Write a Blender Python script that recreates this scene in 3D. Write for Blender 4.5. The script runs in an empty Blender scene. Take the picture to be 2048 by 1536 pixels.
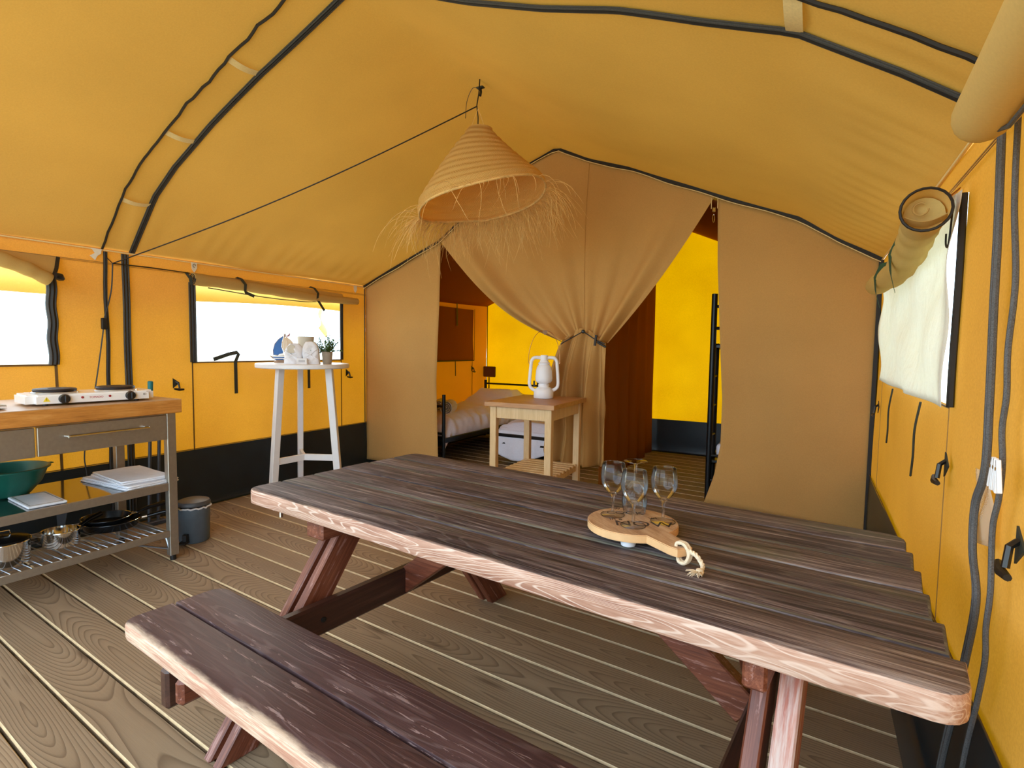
import bpy, bmesh, math, random
from mathutils import Vector, Matrix
from mathutils.noise import noise as pnoise
R = math.radians
sc = bpy.context.scene
COL = sc.collection
rnd = random.Random(7)

# ---------------------------------------------------------------- camera
YAW, PITCH, ROLL, FPX = R(28.6355), R(-3.8387), R(0.8257), 1100.84
cam_d = bpy.data.cameras.new('camera')
cam = bpy.data.objects.new('camera', cam_d); COL.objects.link(cam)
fw = Vector((-math.sin(YAW)*math.cos(PITCH), math.cos(YAW)*math.cos(PITCH), math.sin(PITCH)))
r0 = fw.cross(Vector((0, 0, 1))).normalized(); u0 = r0.cross(fw)
rt = math.cos(ROLL)*r0 + math.sin(ROLL)*u0; up = -math.sin(ROLL)*r0 + math.cos(ROLL)*u0
m = Matrix((rt, up, -fw)).transposed().to_4x4(); m.translation = Vector((0, 0, 1.27))
cam.matrix_world = m
cam_d.sensor_fit = 'HORIZONTAL'; cam_d.sensor_width = 36; cam_d.lens = FPX/2048*36
cam_d.clip_start = 0.02
sc.camera = cam
# ---------------------------------------------------------------- world, sun, exposure
w = bpy.data.worlds.new('sky'); sc.world = w; w.use_nodes = True
bg = w.node_tree.nodes['Background']
bg.inputs[0].default_value = (0.65, 0.84, 1.0, 1); bg.inputs[1].default_value = 5.0
sun_d = bpy.data.lights.new('sun', 'SUN'); sun_d.energy = 6.0; sun_d.angle = R(70); sun_d.color = (1, 0.95, 0.85)
sun = bpy.data.objects.new('sun', sun_d); COL.objects.link(sun)
sun.rotation_euler = Vector((0.48, -0.75, -0.6)).to_track_quat('-Z', 'Y').to_euler()
sun.location = (-8, 8, 10)
sc.view_settings.view_transform = 'Standard'; sc.view_settings.look = 'None'
sc.view_settings.gamma = 1; sc.view_settings.use_curve_mapping = False
sc.view_settings.exposure = 0.08
try:
    sc.cycles.use_denoising = True
    sc.cycles.max_bounces = 10; sc.cycles.diffuse_bounces = 6; sc.cycles.transmission_bounces = 10
    sc.cycles.transparent_max_bounces = 12; sc.cycles.sample_clamp_indirect = 8
    sc.cycles.caustics_refractive = False; sc.cycles.caustics_reflective = False
except Exception:
    pass

# ================================================================ materials
def srgb(r, g, b):
    f = lambda c: (c/255/12.92) if c/255 <= 0.04045 else ((c/255+0.055)/1.055)**2.4
    return (f(r), f(g), f(b), 1)

class NT:
    def __init__(s, name):
        s.m = bpy.data.materials.new(name); s.m.use_nodes = True
        s.t = s.m.node_tree; s.t.nodes.clear()
        s.out = s.n('ShaderNodeOutputMaterial')
    def n(s, typ, **kw):
        nd = s.t.nodes.new(typ)
        for k, v in kw.items():
            if k.startswith('i_'):
                key = k[2:]
                key = int(key) if key.isdigit() else key.replace('_', ' ')
                s.set(nd.inputs[key], v)
            else:
                setattr(nd, k, v)
        return nd
    def set(s, sock, v):
        if isinstance(v, bpy.types.NodeSocket): s.t.links.new(v, sock)
        elif isinstance(v, bpy.types.Node): s.t.links.new(v.outputs[0], sock)
        else: sock.default_value = v
    def math(s, op, a, b=0.0, c=None):
        nd = s.n('ShaderNodeMath', operation=op)
        s.set(nd.inputs[0], a); s.set(nd.inputs[1], b)
        if c is not None: s.set(nd.inputs[2], c)
        return nd.outputs[0]
    def noise(s, vec, scale, detail=3, rough=0.5, dist=0.0):
        nd = s.n('ShaderNodeTexNoise')
        s.set(nd.inputs['Vector'], vec)
        nd.inputs['Scale'].default_value = scale; nd.inputs['Detail'].default_value = detail
        nd.inputs['Roughness'].default_value = rough; nd.inputs['Distortion'].default_value = dist
        return nd.outputs[0]
    def ramp(s, fac, stops):
        nd = s.n('ShaderNodeValToRGB'); s.set(nd.inputs[0], fac)
        el = nd.color_ramp.elements
        while len(el) < len(stops): el.new(0.5)
        for e, (p, c) in zip(el, stops):
            e.position = p; e.color = c
        return nd.outputs[0]
    def mix(s, fac, a, b, mode='MIX'):
        nd = s.n('ShaderNodeMix', data_type='RGBA', blend_type=mode)
        s.set(nd.inputs[0], fac); s.set(nd.inputs[6], a); s.set(nd.inputs[7], b)
        return nd.outputs[2]
    def obj(s, scale=(1, 1, 1), loc=None):
        tc = s.n('ShaderNodeTexCoord'); mp = s.n('ShaderNodeMapping')
        s.set(mp.inputs[0], tc.outputs['Object']); mp.inputs['Scale'].default_value = scale
        if loc is not None: s.set(mp.inputs['Location'], loc)
        return mp.outputs[0]
    def rand(s, k=1.0):
        oi = s.n('ShaderNodeObjectInfo')
        c = s.n('ShaderNodeCombineXYZ')
        for i, f in enumerate((13.7, 7.9, 5.3)): s.set(c.inputs[i], s.math('MULTIPLY', oi.outputs['Random'], f*k))
        return c.outputs[0]
    def bump(s, h, strength=0.3, dist=0.002):
        nd = s.n('ShaderNodeBump'); s.set(nd.inputs['Height'], h)
        nd.inputs['Strength'].default_value = strength; nd.inputs['Distance'].default_value = dist
        return nd.outputs[0]
    def principled(s, **kw):
        nd = s.n('ShaderNodeBsdfPrincipled')
        for k, v in kw.items(): s.set(nd.inputs[k.replace('_', ' ')], v)
        s.t.links.new(nd.outputs[0], s.out.inputs[0])
        return nd

def plain(name, col, rough=0.6, metal=0.0, var=0.06, scale=30, bump=0.1, **kw):
    s = NT(name)
    n = s.noise(s.obj(), scale, 3)
    c = s.ramp(n, [(0.3, tuple(x*(1-var) for x in col[:3])+(1,)), (0.7, tuple(min(1, x*(1+var)) for x in col[:3])+(1,))])
    args = dict(Base_Color=c, Roughness=rough, Metallic=metal)
    if bump: args['Normal'] = s.bump(n, bump, 0.001)
    args.update(kw)
    s.principled(**args)
    return s.m

def canvas(name, front, trans, tmix, weave=900, rough=0.9, blotch=0.06, wrinkle=0.0):
    """Woven tent canvas: scatters light on both faces and lets a part of it through."""
    s = NT(name)
    co = s.obj()
    big = s.noise(co, 1.6, 3, 0.5)
    fine = s.noise(co, weave*0.16, 3, 0.75)
    f = lambda c, k: tuple(min(1, x*k) for x in c[:3])+(1,)
    mod = s.math('ADD', s.math('MULTIPLY', big, 0.5), s.math('MULTIPLY', fine, 0.5))
    c1 = s.ramp(mod, [(0.3, f(front, 1-blotch)), (0.7, f(front, 1+blotch))])
    c2 = s.ramp(mod, [(0.3, f(trans, 1-blotch*1.5)), (0.7, f(trans, 1+blotch*1.5))])
    h = fine
    if wrinkle:
        wr = s.noise(s.obj((1, 1, 1)), 5, 3, 0.6)
        h = s.math('ADD', s.math('MULTIPLY', fine, 0.05), s.math('MULTIPLY', wr, 1.0))
        nrm = s.bump(h, wrinkle, 0.03)
    else:
        nrm = s.bump(fine, 0.25, 0.0008)
    d = s.n('ShaderNodeBsdfDiffuse', i_Color=c1, i_Normal=nrm)
    t = s.n('ShaderNodeBsdfTranslucent', i_Color=c2, i_Normal=nrm)
    mx = s.n('ShaderNodeMixShader'); mx.inputs[0].default_value = tmix
    s.t.links.new(d.outputs[0], mx.inputs[1]); s.t.links.new(t.outputs[0], mx.inputs[2])
    s.t.links.new(mx.outputs[0], s.out.inputs[0])
    return s.m

def deck_wood(name, base, dark, light):
    """Softwood deck board: cathedral rings around an axis that wanders below the board (grain along X)."""
    s = NT(name)
    co = s.obj((1, 1, 1), s.rand(3.0))
    sep = s.n('ShaderNodeSeparateXYZ', i_0=co)
    tc = s.n('ShaderNodeTexCoord'); sp0 = s.n('ShaderNodeSeparateXYZ', i_0=tc.outputs['Object'])
    oi = s.n('ShaderNodeObjectInfo')
    cx = s.n('ShaderNodeCombineXYZ', i_0=s.math('MULTIPLY', sep.outputs[0], 0.9))
    wander = s.math('SUBTRACT', s.noise(cx.outputs[0], 0.55, 1, 0.5), 0.5)
    cx2 = s.n('ShaderNodeCombineXYZ', i_0=s.math('MULTIPLY', sep.outputs[0], 0.6), i_1=9.0)
    wy = s.math('SUBTRACT', s.noise(cx2.outputs[0], 1.1, 1), 0.5)
    warp = s.noise(s.obj((0.8, 4.5, 4.5), s.rand(2.0)), 1.0, 3, 0.5)
    Y = s.math('ADD', sp0.outputs[1], s.math('MULTIPLY', wy, 0.16))
    Z = s.math('ADD', s.math('MULTIPLY', wander, 0.75), 0.01)
    rr = s.math('SQRT', s.math('ADD', s.math('MULTIPLY', Y, Y), s.math('MULTIPLY', Z, Z)))
    rr = s.math('ADD', rr, s.math('MULTIPLY', warp, 0.028))
    ring = s.math('FRACT', s.math('MULTIPLY', rr, 92.0))
    line = s.ramp(ring, [(0.0, (0, 0, 0, 1)), (0.62, (0.25, 0.25, 0.25, 1)), (0.93, (1, 1, 1, 1)), (1.0, (0, 0, 0, 1))])
    fib = s.noise(s.obj((6, 260, 260), s.rand(1.0)), 1.0, 3, 0.7)
    blot = s.noise(s.obj((1.2, 5, 5), s.rand(1.7)), 1.0, 4, 0.6)
    # knots
    vo = s.n('ShaderNodeTexVoronoi', feature='F1'); s.set(vo.inputs['Vector'], s.obj((1.5, 9.0, 0.01), s.rand(1.3))); vo.inputs['Scale'].default_value = 1.0
    knot = s.ramp(vo.outputs[0], [(0.05, (1, 1, 1, 1)), (0.16, (0, 0, 0, 1))])
    c = s.mix(blot, base, light)
    c = s.mix(s.math('MULTIPLY', line, 0.6), c, dark)
    c = s.mix(s.math('MULTIPLY', fib, 0.22), c, dark)
    c = s.mix(s.math('MULTIPLY', knot, 0.75), c, dark)
    # boards differ a little
    hs = s.n('ShaderNodeHueSaturation', i_Color=c)
    s.set(hs.inputs['Value'], s.math('ADD', 0.88, s.math('MULTIPLY', oi.outputs['Random'], 0.24)))
    hgt = s.math('SUBTRACT', s.math('MULTIPLY', fib, 0.4), s.math('MULTIPLY', line, 0.6))
    s.principled(Base_Color=hs.outputs[0], Roughness=0.62, Normal=s.bump(hgt, 0.35, 0.0015))
    return s.m

def old_wood(name, stops, grain=(3, 70, 70), rough=0.55, worn=None, wornamt=0.0, moss=0.0, bumpv=0.5, rings=True, ringamt=0.2, ringf=110.0, edge=None, edgecol=None):
    """Weathered timber, grain along local X."""
    s = NT(name)
    rn = s.rand(1.0)
    g1 = s.noise(s.obj(grain, rn), 1.0, 5, 0.65, 0.4)
    g2 = s.noise(s.obj((grain[0]*3, grain[1]*5, grain[2]*5), rn), 1.0, 3, 0.7)
    big = s.noise(s.obj((1.3, 6, 6), s.rand(2.0)), 1.0, 3, 0.5)
    f = s.math('ADD', s.math('ADD', s.math('MULTIPLY', g1, 0.5), s.math('MULTIPLY', g2, 0.28)), s.math('MULTIPLY', big, 0.22))
    c = s.ramp(f, stops)
    hgt = f
    if rings:
        warp = s.noise(s.obj((0.9, 7, 7), s.rand(1.4)), 1.0, 3, 0.5)
        ring = s.math('SINE', s.math('MULTIPLY', warp, ringf))
        rg = s.ramp(ring, [(0.55, (0, 0, 0, 1)), (1.0, (1, 1, 1, 1))])
        c = s.mix(s.math('MULTIPLY', rg, ringamt), c, stops[-1][1])
        hgt = s.math('ADD', f, s.math('MULTIPLY', rg, 0.25))
    if worn is not None:
        wn = s.noise(s.obj((5, 60, 60), s.rand(2.6)), 1.0, 5, 0.7)
        c = s.mix(s.ramp(wn, [(0.52-wornamt*0.25, (0, 0, 0, 1)), (0.62, (1, 1, 1, 1))]), c, worn)
    if edge is not None:
        tc = s.n('ShaderNodeTexCoord'); sy = s.n('ShaderNodeSeparateXYZ', i_0=tc.outputs['Object'])
        en = s.noise(s.obj((7, 30, 30), s.rand(4.0)), 1.0, 5, 0.65)
        ev = s.math('SUBTRACT', s.math('MULTIPLY', s.math('SUBTRACT', en, 0.5), 0.05), sy.outputs[1])
        c = s.mix(s.ramp(s.math('SUBTRACT', ev, edge-0.5), [(0.49, (0, 0, 0, 1)), (0.508, (1, 1, 1, 1))]), c, edgecol)
    if moss:
        mn = s.noise(s.obj((2, 6, 6), s.rand(3.3)), 1.0, 4, 0.6)
        c = s.mix(s.math('MULTIPLY', s.ramp(mn, [(0.58, (0, 0, 0, 1)), (0.72, (1, 1, 1, 1))]), moss), c, srgb(95, 100, 62))
    s.principled(Base_Color=c, Roughness=rough, Normal=s.bump(hgt, bumpv, 0.003))
    return s.m

M = {}
M['canvas_wall'] = canvas('canvas_yellow', srgb(214, 158, 88), srgb(244, 160, 2), 0.118, blotch=0.16)
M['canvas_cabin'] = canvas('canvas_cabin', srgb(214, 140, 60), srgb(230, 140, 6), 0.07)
M['canvas_rear'] = canvas('canvas_rear', srgb(240, 172, 40), srgb(252, 178, 0), 0.17, blotch=0.16)
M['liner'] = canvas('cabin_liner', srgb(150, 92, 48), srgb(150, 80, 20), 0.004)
M['canvas_tan'] = canvas('canvas_tan', srgb(196, 152, 92), srgb(200, 140, 60), 0.03, blotch=0.11)
M['canvas_roof'] = canvas('canvas_roof', srgb(212, 166, 92), srgb(226, 160, 44), 0.042, blotch=0.09, wrinkle=0.0)
M['canvas_roll'] = canvas('canvas_roll', srgb(200, 165, 100), srgb(215, 170, 80), 0.25)
M['canvas_cream'] = canvas('canvas_cream', srgb(226, 200, 130), srgb(230, 200, 110), 0.35)
M['canvas_brown'] = canvas('canvas_brown', srgb(160, 98, 44), srgb(150, 80, 20), 0.12)
M['sheer'] = canvas('sheer_cloth', srgb(250, 246, 238), srgb(255, 248, 232), 0.36, wrinkle=1.0)
M['fly'] = canvas('outer_fly', srgb(240, 225, 170), srgb(250, 222, 130), 0.45)
M['fly_pale'] = canvas('outer_fly_pale', srgb(240, 228, 200), srgb(250, 236, 200), 0.5)
M['skirt'] = plain('pvc_skirt', srgb(24, 36, 42), 0.38, var=0.2, scale=6, bump=0.25)
M['zip'] = plain('zip_tape', srgb(62, 60, 58), 0.6, var=0.25, scale=300, bump=0.5)
M['zip_light'] = plain('zip_teeth', srgb(122, 124, 130), 0.5, var=0.3, scale=500, bump=0.6)
M['cord'] = plain('braided_cord', srgb(86, 84, 84), 0.7, var=0.45, scale=420, bump=0.8)
M['piping'] = plain('dark_piping', srgb(27, 21, 16), 0.6, var=0.1)
M['seam'] = plain('seam_thread', srgb(150, 112, 62), 0.8)
M['seam_dark'] = plain('dark_seam_tape', srgb(112, 82, 40), 0.8)  # brown tape for the sewn seam lines
M['black'] = plain('black_plastic', srgb(22, 21, 22), 0.4, bump=0)
M['strap'] = plain('dark_strap', srgb(48, 50, 40), 0.7, var=0.1, scale=200)
M['green_strap'] = plain('green_strap', srgb(44, 78, 52), 0.7)
M['tab'] = plain('tab_webbing', srgb(232, 208, 150), 0.7, scale=150)
M['label'] = plain('white_tag', srgb(232, 226, 212), 0.6, bump=0)
M['deck'] = deck_wood('deck_board', srgb(140, 114, 86), srgb(78, 54, 34), srgb(176, 150, 120))
M['deck_edge'] = plain('fresh_board_edge', srgb(204, 176, 134), 0.6, var=0.14, scale=25)
TOPS = [(0.40, srgb(24, 17, 21)), (0.46, srgb(50, 38, 43)), (0.51, srgb(80, 66, 69)), (0.56, srgb(112, 99, 99)), (0.64, srgb(178, 168, 165))]
M['top_wood'] = old_wood('weathered_tabletop', TOPS, (2.4, 75, 75), 0.62, moss=0.35, bumpv=0.7, ringamt=0.12)
M['top_front'] = old_wood('weathered_tabletop_front', TOPS, (2.4, 75, 75), 0.62, moss=0.25, bumpv=0.7, ringamt=0.12, edge=0.069, edgecol=srgb(186, 160, 144))
M['gap_grey'] = old_wood('mossy_board_edge', [(0.34, srgb(52, 46, 42)), (0.5, srgb(98, 92, 80)), (0.66, srgb(136, 130, 114))], (4, 60, 60), 0.8, moss=0.25, bumpv=0.3, rings=False)
M['edge_wood'] = old_wood('worn_table_edge', [(0.34, srgb(132, 82, 62)), (0.5, srgb(178, 136, 114)), (0.66, srgb(216, 190, 174))], (3, 60, 40), 0.6, moss=0.12, bumpv=0.4, ringamt=0.8, ringf=300.0)
BEN = [(0.32, srgb(44, 28, 31)), (0.52, srgb(72, 48, 49)), (0.64, srgb(90, 66, 64)), (0.80, srgb(150, 128, 126))]
M['bench_wood'] = old_wood('bench_brown', BEN, (2.4, 90, 90), 0.5, worn=srgb(138, 116, 114), wornamt=-0.42, bumpv=0.5, ringamt=0.16)
M['bench_front'] = old_wood('bench_brown_front', BEN, (2.4, 90, 90), 0.5, worn=srgb(138, 116, 114), wornamt=-0.42, bumpv=0.5, ringamt=0.1, edge=0.065, edgecol=srgb(200, 176, 154))
M['bench_edge'] = old_wood('bench_worn_edge', [(0.34, srgb(150, 92, 70)), (0.5, srgb(184, 138, 114)), (0.62, srgb(220, 198, 172))], (4, 60, 60), 0.65, bumpv=0.4, rings=False)
M['leg_wood'] = old_wood('redbrown_leg', [(0.32, srgb(62, 28, 20)), (0.5, srgb(108, 54, 34)), (0.66, srgb(148, 88, 62))], (3, 70, 70), 0.42, worn=srgb(150, 104, 92), wornamt=-0.3, bumpv=0.3, rings=False)
M['leg_pale'] = old_wood('worn_red_leg', [(0.34, srgb(140, 66, 52)), (0.5, srgb(178, 104, 84)), (0.66, srgb(214, 168, 148))], (3, 60, 60), 0.5, worn=srgb(206, 182, 172), wornamt=0.4, moss=0.2, bumpv=0.3, rings=False)
M['beam_wood'] = old_wood('dark_beam', [(0.34, srgb(40, 22, 18)), (0.55, srgb(66, 38, 28)), (0.7, srgb(92, 60, 48))], (2.4, 60, 60), 0.35, bumpv=0.25, rings=False)
M['steel'] = plain('brushed_steel', srgb(176, 172, 164), 0.28, 0.95, var=0.05, scale=60, bump=0.04)
M['steel_matte'] = plain('matte_steel', srgb(168, 160, 148), 0.42, 0.85, var=0.05, scale=60, bump=0.04)
M['shelf_steel'] = plain('mirror_shelf_steel', srgb(150, 146, 140), 0.09, 0.97, var=0.03, bump=0)
M['chrome'] = plain('polished_steel', srgb(215, 215, 215), 0.1, 1.0, var=0.02, bump=0)
M['wire'] = plain('zinc_wire', srgb(170, 174, 180), 0.3, 0.9, bump=0)
M['worktop'] = old_wood('beech_worktop_face', [(0.3, srgb(150, 92, 34)), (0.5, srgb(196, 130, 58)), (0.7, srgb(222, 164, 92))], (60, 4, 60), 0.45, bumpv=0.1, rings=False)
M['worktop_top'] = old_wood('beech_worktop_top', [(0.3, srgb(158, 124, 92)), (0.6, srgb(188, 154, 120))], (40, 3, 3), 0.4, bumpv=0.1, rings=False)
M['white_paint'] = plain('white_paint', srgb(238, 238, 240), 0.35, var=0.015, bump=0.03)
M['enamel'] = plain('white_enamel', srgb(236, 232, 228), 0.18, var=0.01, bump=0)
M['white_plastic'] = plain('lantern_plastic', srgb(238, 239, 244), 0.45, var=0.01, bump=0)
M['iron'] = plain('cast_iron_plate', srgb(42, 32, 30), 0.55, 0.3, scale=80)
M['red'] = plain('red_lamp', srgb(150, 20, 30), 0.3, bump=0)
M['yellow'] = plain('warning_yellow', srgb(235, 205, 40), 0.5, bump=0)
M['teal'] = plain('green_plastic', srgb(22, 92, 78), 0.38, var=0.03, bump=0)
M['teal_tip'] = plain('teal_grip', srgb(30, 120, 125), 0.5, bump=0)
M['board_white'] = plain('white_board', srgb(222, 222, 226), 0.4, bump=0)
def terry(name, col):
    s = NT(name); n = s.noise(s.obj(), 260, 3, 0.7); n2 = s.noise(s.obj(), 22, 3, 0.6)
    h = s.math('ADD', n, s.math('MULTIPLY', n2, 2.0))
    c = s.ramp(n2, [(0.3, tuple(x*0.93 for x in col[:3])+(1,)), (0.7, col)])
    s.principled(Base_Color=c, Roughness=0.95, Normal=s.bump(h, 0.7, 0.004)); return s.m
M['towel'] = terry('terry_towel', srgb(236, 236, 242))
M['linen'] = plain('white_linen', srgb(240, 238, 248), 0.85, var=0.03, scale=60, bump=0.15)
M['pan'] = plain('nonstick_black', srgb(20, 22, 26), 0.25, 0.2, bump=0)
M['bin'] = plain('grey_bin', srgb(86, 96, 104), 0.42, 0.1, bump=0)
M['bin_lid'] = plain('bin_lid', srgb(72, 72, 76), 0.42, bump=0)
M['pole_blue'] = plain('grey_pole', srgb(78, 84, 96), 0.35, 0.2, bump=0)
M['metal_black'] = plain('black_bed_frame', srgb(30, 34, 38), 0.35, 0.5, bump=0)
M['oak'] = old_wood('pale_birch', [(0.3, srgb(196, 158, 106)), (0.55, srgb(222, 188, 138)), (0.72, srgb(232, 204, 160))], (60, 60, 3), 0.5, bumpv=0.08, rings=False)
M['block'] = old_wood('butcher_block', [(0.3, srgb(150, 100, 58)), (0.52, srgb(186, 134, 84)), (0.7, srgb(208, 160, 108))], (4, 30, 30), 0.42, bumpv=0.08, rings=False)
M['mango'] = old_wood('serving_board_wood', [(0.36, srgb(140, 98, 66)), (0.5, srgb(186, 150, 116)), (0.64, srgb(206, 176, 146))], (9, 40, 40), 0.5, bumpv=0.1, rings=False)
M['mango_edge'] = plain('serving_board_edge', srgb(226, 180, 128), 0.5, var=0.08, scale=30)
M['burnt'] = plain('burnt_lettering', srgb(58, 42, 36), 0.8, bump=0)
M['rope'] = plain('cotton_rope', srgb(226, 210, 182), 0.9, var=0.12, scale=200, bump=0.6)
M['copper'] = plain('copper_wire', srgb(206, 150, 112), 0.3, 0.9, bump=0)
M['pot_grey'] = plain('grey_pot', srgb(160, 146, 130), 0.7, var=0.06)
M['vase'] = plain('pale_shade', srgb(196, 188, 172), 0.7, var=0.03)
M['leaf'] = plain('leaf_green', srgb(72, 104, 48), 0.5, var=0.35, scale=40)
M['stem'] = plain('stem_green', srgb(84, 92, 48), 0.6)
M['blue'] = plain('blue_paint', srgb(22, 84, 150), 0.5, var=0.08)
M['boat_white'] = plain('boat_white', srgb(232, 228, 220), 0.6)
M['boat_wood'] = plain('boat_wood', srgb(150, 116, 86), 0.6, var=0.15)
M['boat_stripe'] = plain('boat_stripe', srgb(205, 180, 150), 0.6)
M['flagred'] = plain('red_flag', srgb(150, 66, 48), 0.6)
M['card'] = plain('paper_card', srgb(226, 224, 226), 0.7, bump=0)
M['ink'] = plain('grey_ink', srgb(120, 118, 122), 0.7, bump=0)
M['inkred'] = plain('red_ink', srgb(176, 44, 66), 0.6, bump=0)
M['paper'] = plain('newspaper', srgb(198, 190, 178), 0.8, var=0.35, scale=90, bump=0.1)
M['rust'] = plain('brown_pouch', srgb(96, 56, 26), 0.7)
M['sand'] = plain('pale_ground', srgb(205, 196, 170), 0.95, var=0.15, scale=3)
s = NT('clear_glass')
gl = s.n('ShaderNodeBsdfGlass', i_IOR=1.45, i_Roughness=0.0); gl.inputs[0].default_value = (0.97, 0.985, 1, 1)
tr = s.n('ShaderNodeBsdfTransparent'); tr.inputs[0].default_value = (0.97, 0.98, 0.99, 1)
mx = s.n('ShaderNodeMixShader'); mx.inputs[0].default_value = 0.35
s.t.links.new(tr.outputs[0], mx.inputs[1]); s.t.links.new(gl.outputs[0], mx.inputs[2]); s.t.links.new(mx.outputs[0], s.out.inputs[0])
M['glass'] = s.m
s = NT('thin_glass')
tr = s.n('ShaderNodeBsdfTransparent'); tr.inputs[0].default_value = (0.95, 0.965, 0.98, 1)
gs = s.n('ShaderNodeBsdfGlossy', i_Roughness=0.0); fr = s.n('ShaderNodeLayerWeight'); fr.inputs[0].default_value = 0.3
mx = s.n('ShaderNodeMixShader'); s.set(mx.inputs[0], s.math('MULTIPLY', fr.outputs[0], 0.95))
s.t.links.new(tr.outputs[0], mx.inputs[1]); s.t.links.new(gs.outputs[0], mx.inputs[2]); s.t.links.new(mx.outputs[0], s.out.inputs[0])
M['thin_glass'] = s.m
s = NT('foot_glass')
tr = s.n('ShaderNodeBsdfTransparent'); tr.inputs[0].default_value = (0.95, 0.965, 0.98, 1)
gs = s.n('ShaderNodeBsdfGlossy', i_Roughness=0.02); fr = s.n('ShaderNodeLayerWeight'); fr.inputs[0].default_value = 0.08
mx = s.n('ShaderNodeMixShader'); s.set(mx.inputs[0], s.math('MULTIPLY', fr.outputs[0], 0.6))
s.t.links.new(tr.outputs[0], mx.inputs[1]); s.t.links.new(gs.outputs[0], mx.inputs[2]); s.t.links.new(mx.outputs[0], s.out.inputs[0])
M['foot_glass'] = s.m
s = NT('window_film')
tr = s.n('ShaderNodeBsdfTransparent'); tr.inputs[0].default_value = (0.96, 0.97, 0.97, 1)
gs = s.n('ShaderNodeBsdfGlossy', i_Roughness=0.08); gs.inputs[0].default_value = (0.9, 0.9, 0.9, 1)
wn = s.noise(s.obj(), 9, 3); nb = s.bump(wn, 0.25, 0.02); s.set(gs.inputs['Normal'], nb)
mx = s.n('ShaderNodeMixShader'); mx.inputs[0].default_value = 0.06
s.t.links.new(tr.outputs[0], mx.inputs[1]); s.t.links.new(gs.outputs[0], mx.inputs[2]); s.t.links.new(mx.outputs[0], s.out.inputs[0])
M['film'] = s.m
s = NT('thin_plastic')
tr = s.n('ShaderNodeBsdfTransparent'); df = s.n('ShaderNodeBsdfPrincipled', i_Roughness=0.2)
df.inputs['Base Color'].default_value = (0.85, 0.74, 0.58, 1)
mx = s.n('ShaderNodeMixShader'); mx.inputs[0].default_value = 0.4
s.t.links.new(tr.outputs[0], mx.inputs[1]); s.t.links.new(df.outputs[0], mx.inputs[2]); s.t.links.new(mx.outputs[0], s.out.inputs[0])
M['plastic'] = s.m
# braided straw: herringbone in the two directions of the cone (uv of the lathe)
s = NT('braided_straw')
uv = s.n('ShaderNodeTexCoord').outputs['UV']
sp = s.n('ShaderNodeSeparateXYZ', i_0=uv)
row = s.math('MULTIPLY', sp.outputs[1], 11.0)
tri = s.math('ABSOLUTE', s.math('SUBTRACT', s.math('FRACT', row), 0.5))
ph = s.math('ADD', s.math('MULTIPLY', sp.outputs[0], 150.0), s.math('MULTIPLY', tri, 3.4))
wob = s.noise(uv, 40, 3)
st = s.math('FRACT', s.math('ADD', ph, s.math('MULTIPLY', wob, 0.9)))
prof = s.math('ABSOLUTE', s.math('SUBTRACT', st, 0.5))
c = s.ramp(prof, [(0.0, srgb(104, 66, 22)), (0.10, srgb(206, 166, 92)), (0.26, srgb(248, 222, 152)), (0.42, srgb(210, 170, 98)), (0.5, srgb(96, 58, 18))])
c = s.mix(s.math('MULTIPLY', s.noise(uv, 300, 2), 0.35), c, srgb(236, 200, 120))
nb = s.bump(s.math('ADD', s.math('MULTIPLY', prof, -0.6), s.math('MULTIPLY', tri, -0.5)), 0.9, 0.006)
d = s.n('ShaderNodeBsdfDiffuse', i_Color=c, i_Normal=nb)
t = s.n('ShaderNodeBsdfTranslucent', i_Color=srgb(255, 172, 60))
mx = s.n('ShaderNodeMixShader'); mx.inputs[0].default_value = 0.32
s.t.links.new(d.outputs[0], mx.inputs[1]); s.t.links.new(t.outputs[0], mx.inputs[2]); s.t.links.new(mx.outputs[0], s.out.inputs[0])
M['straw'] = s.m
M['fibre'] = plain('straw_fibre', srgb(222, 180, 112), 0.7, var=0.2)

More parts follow.
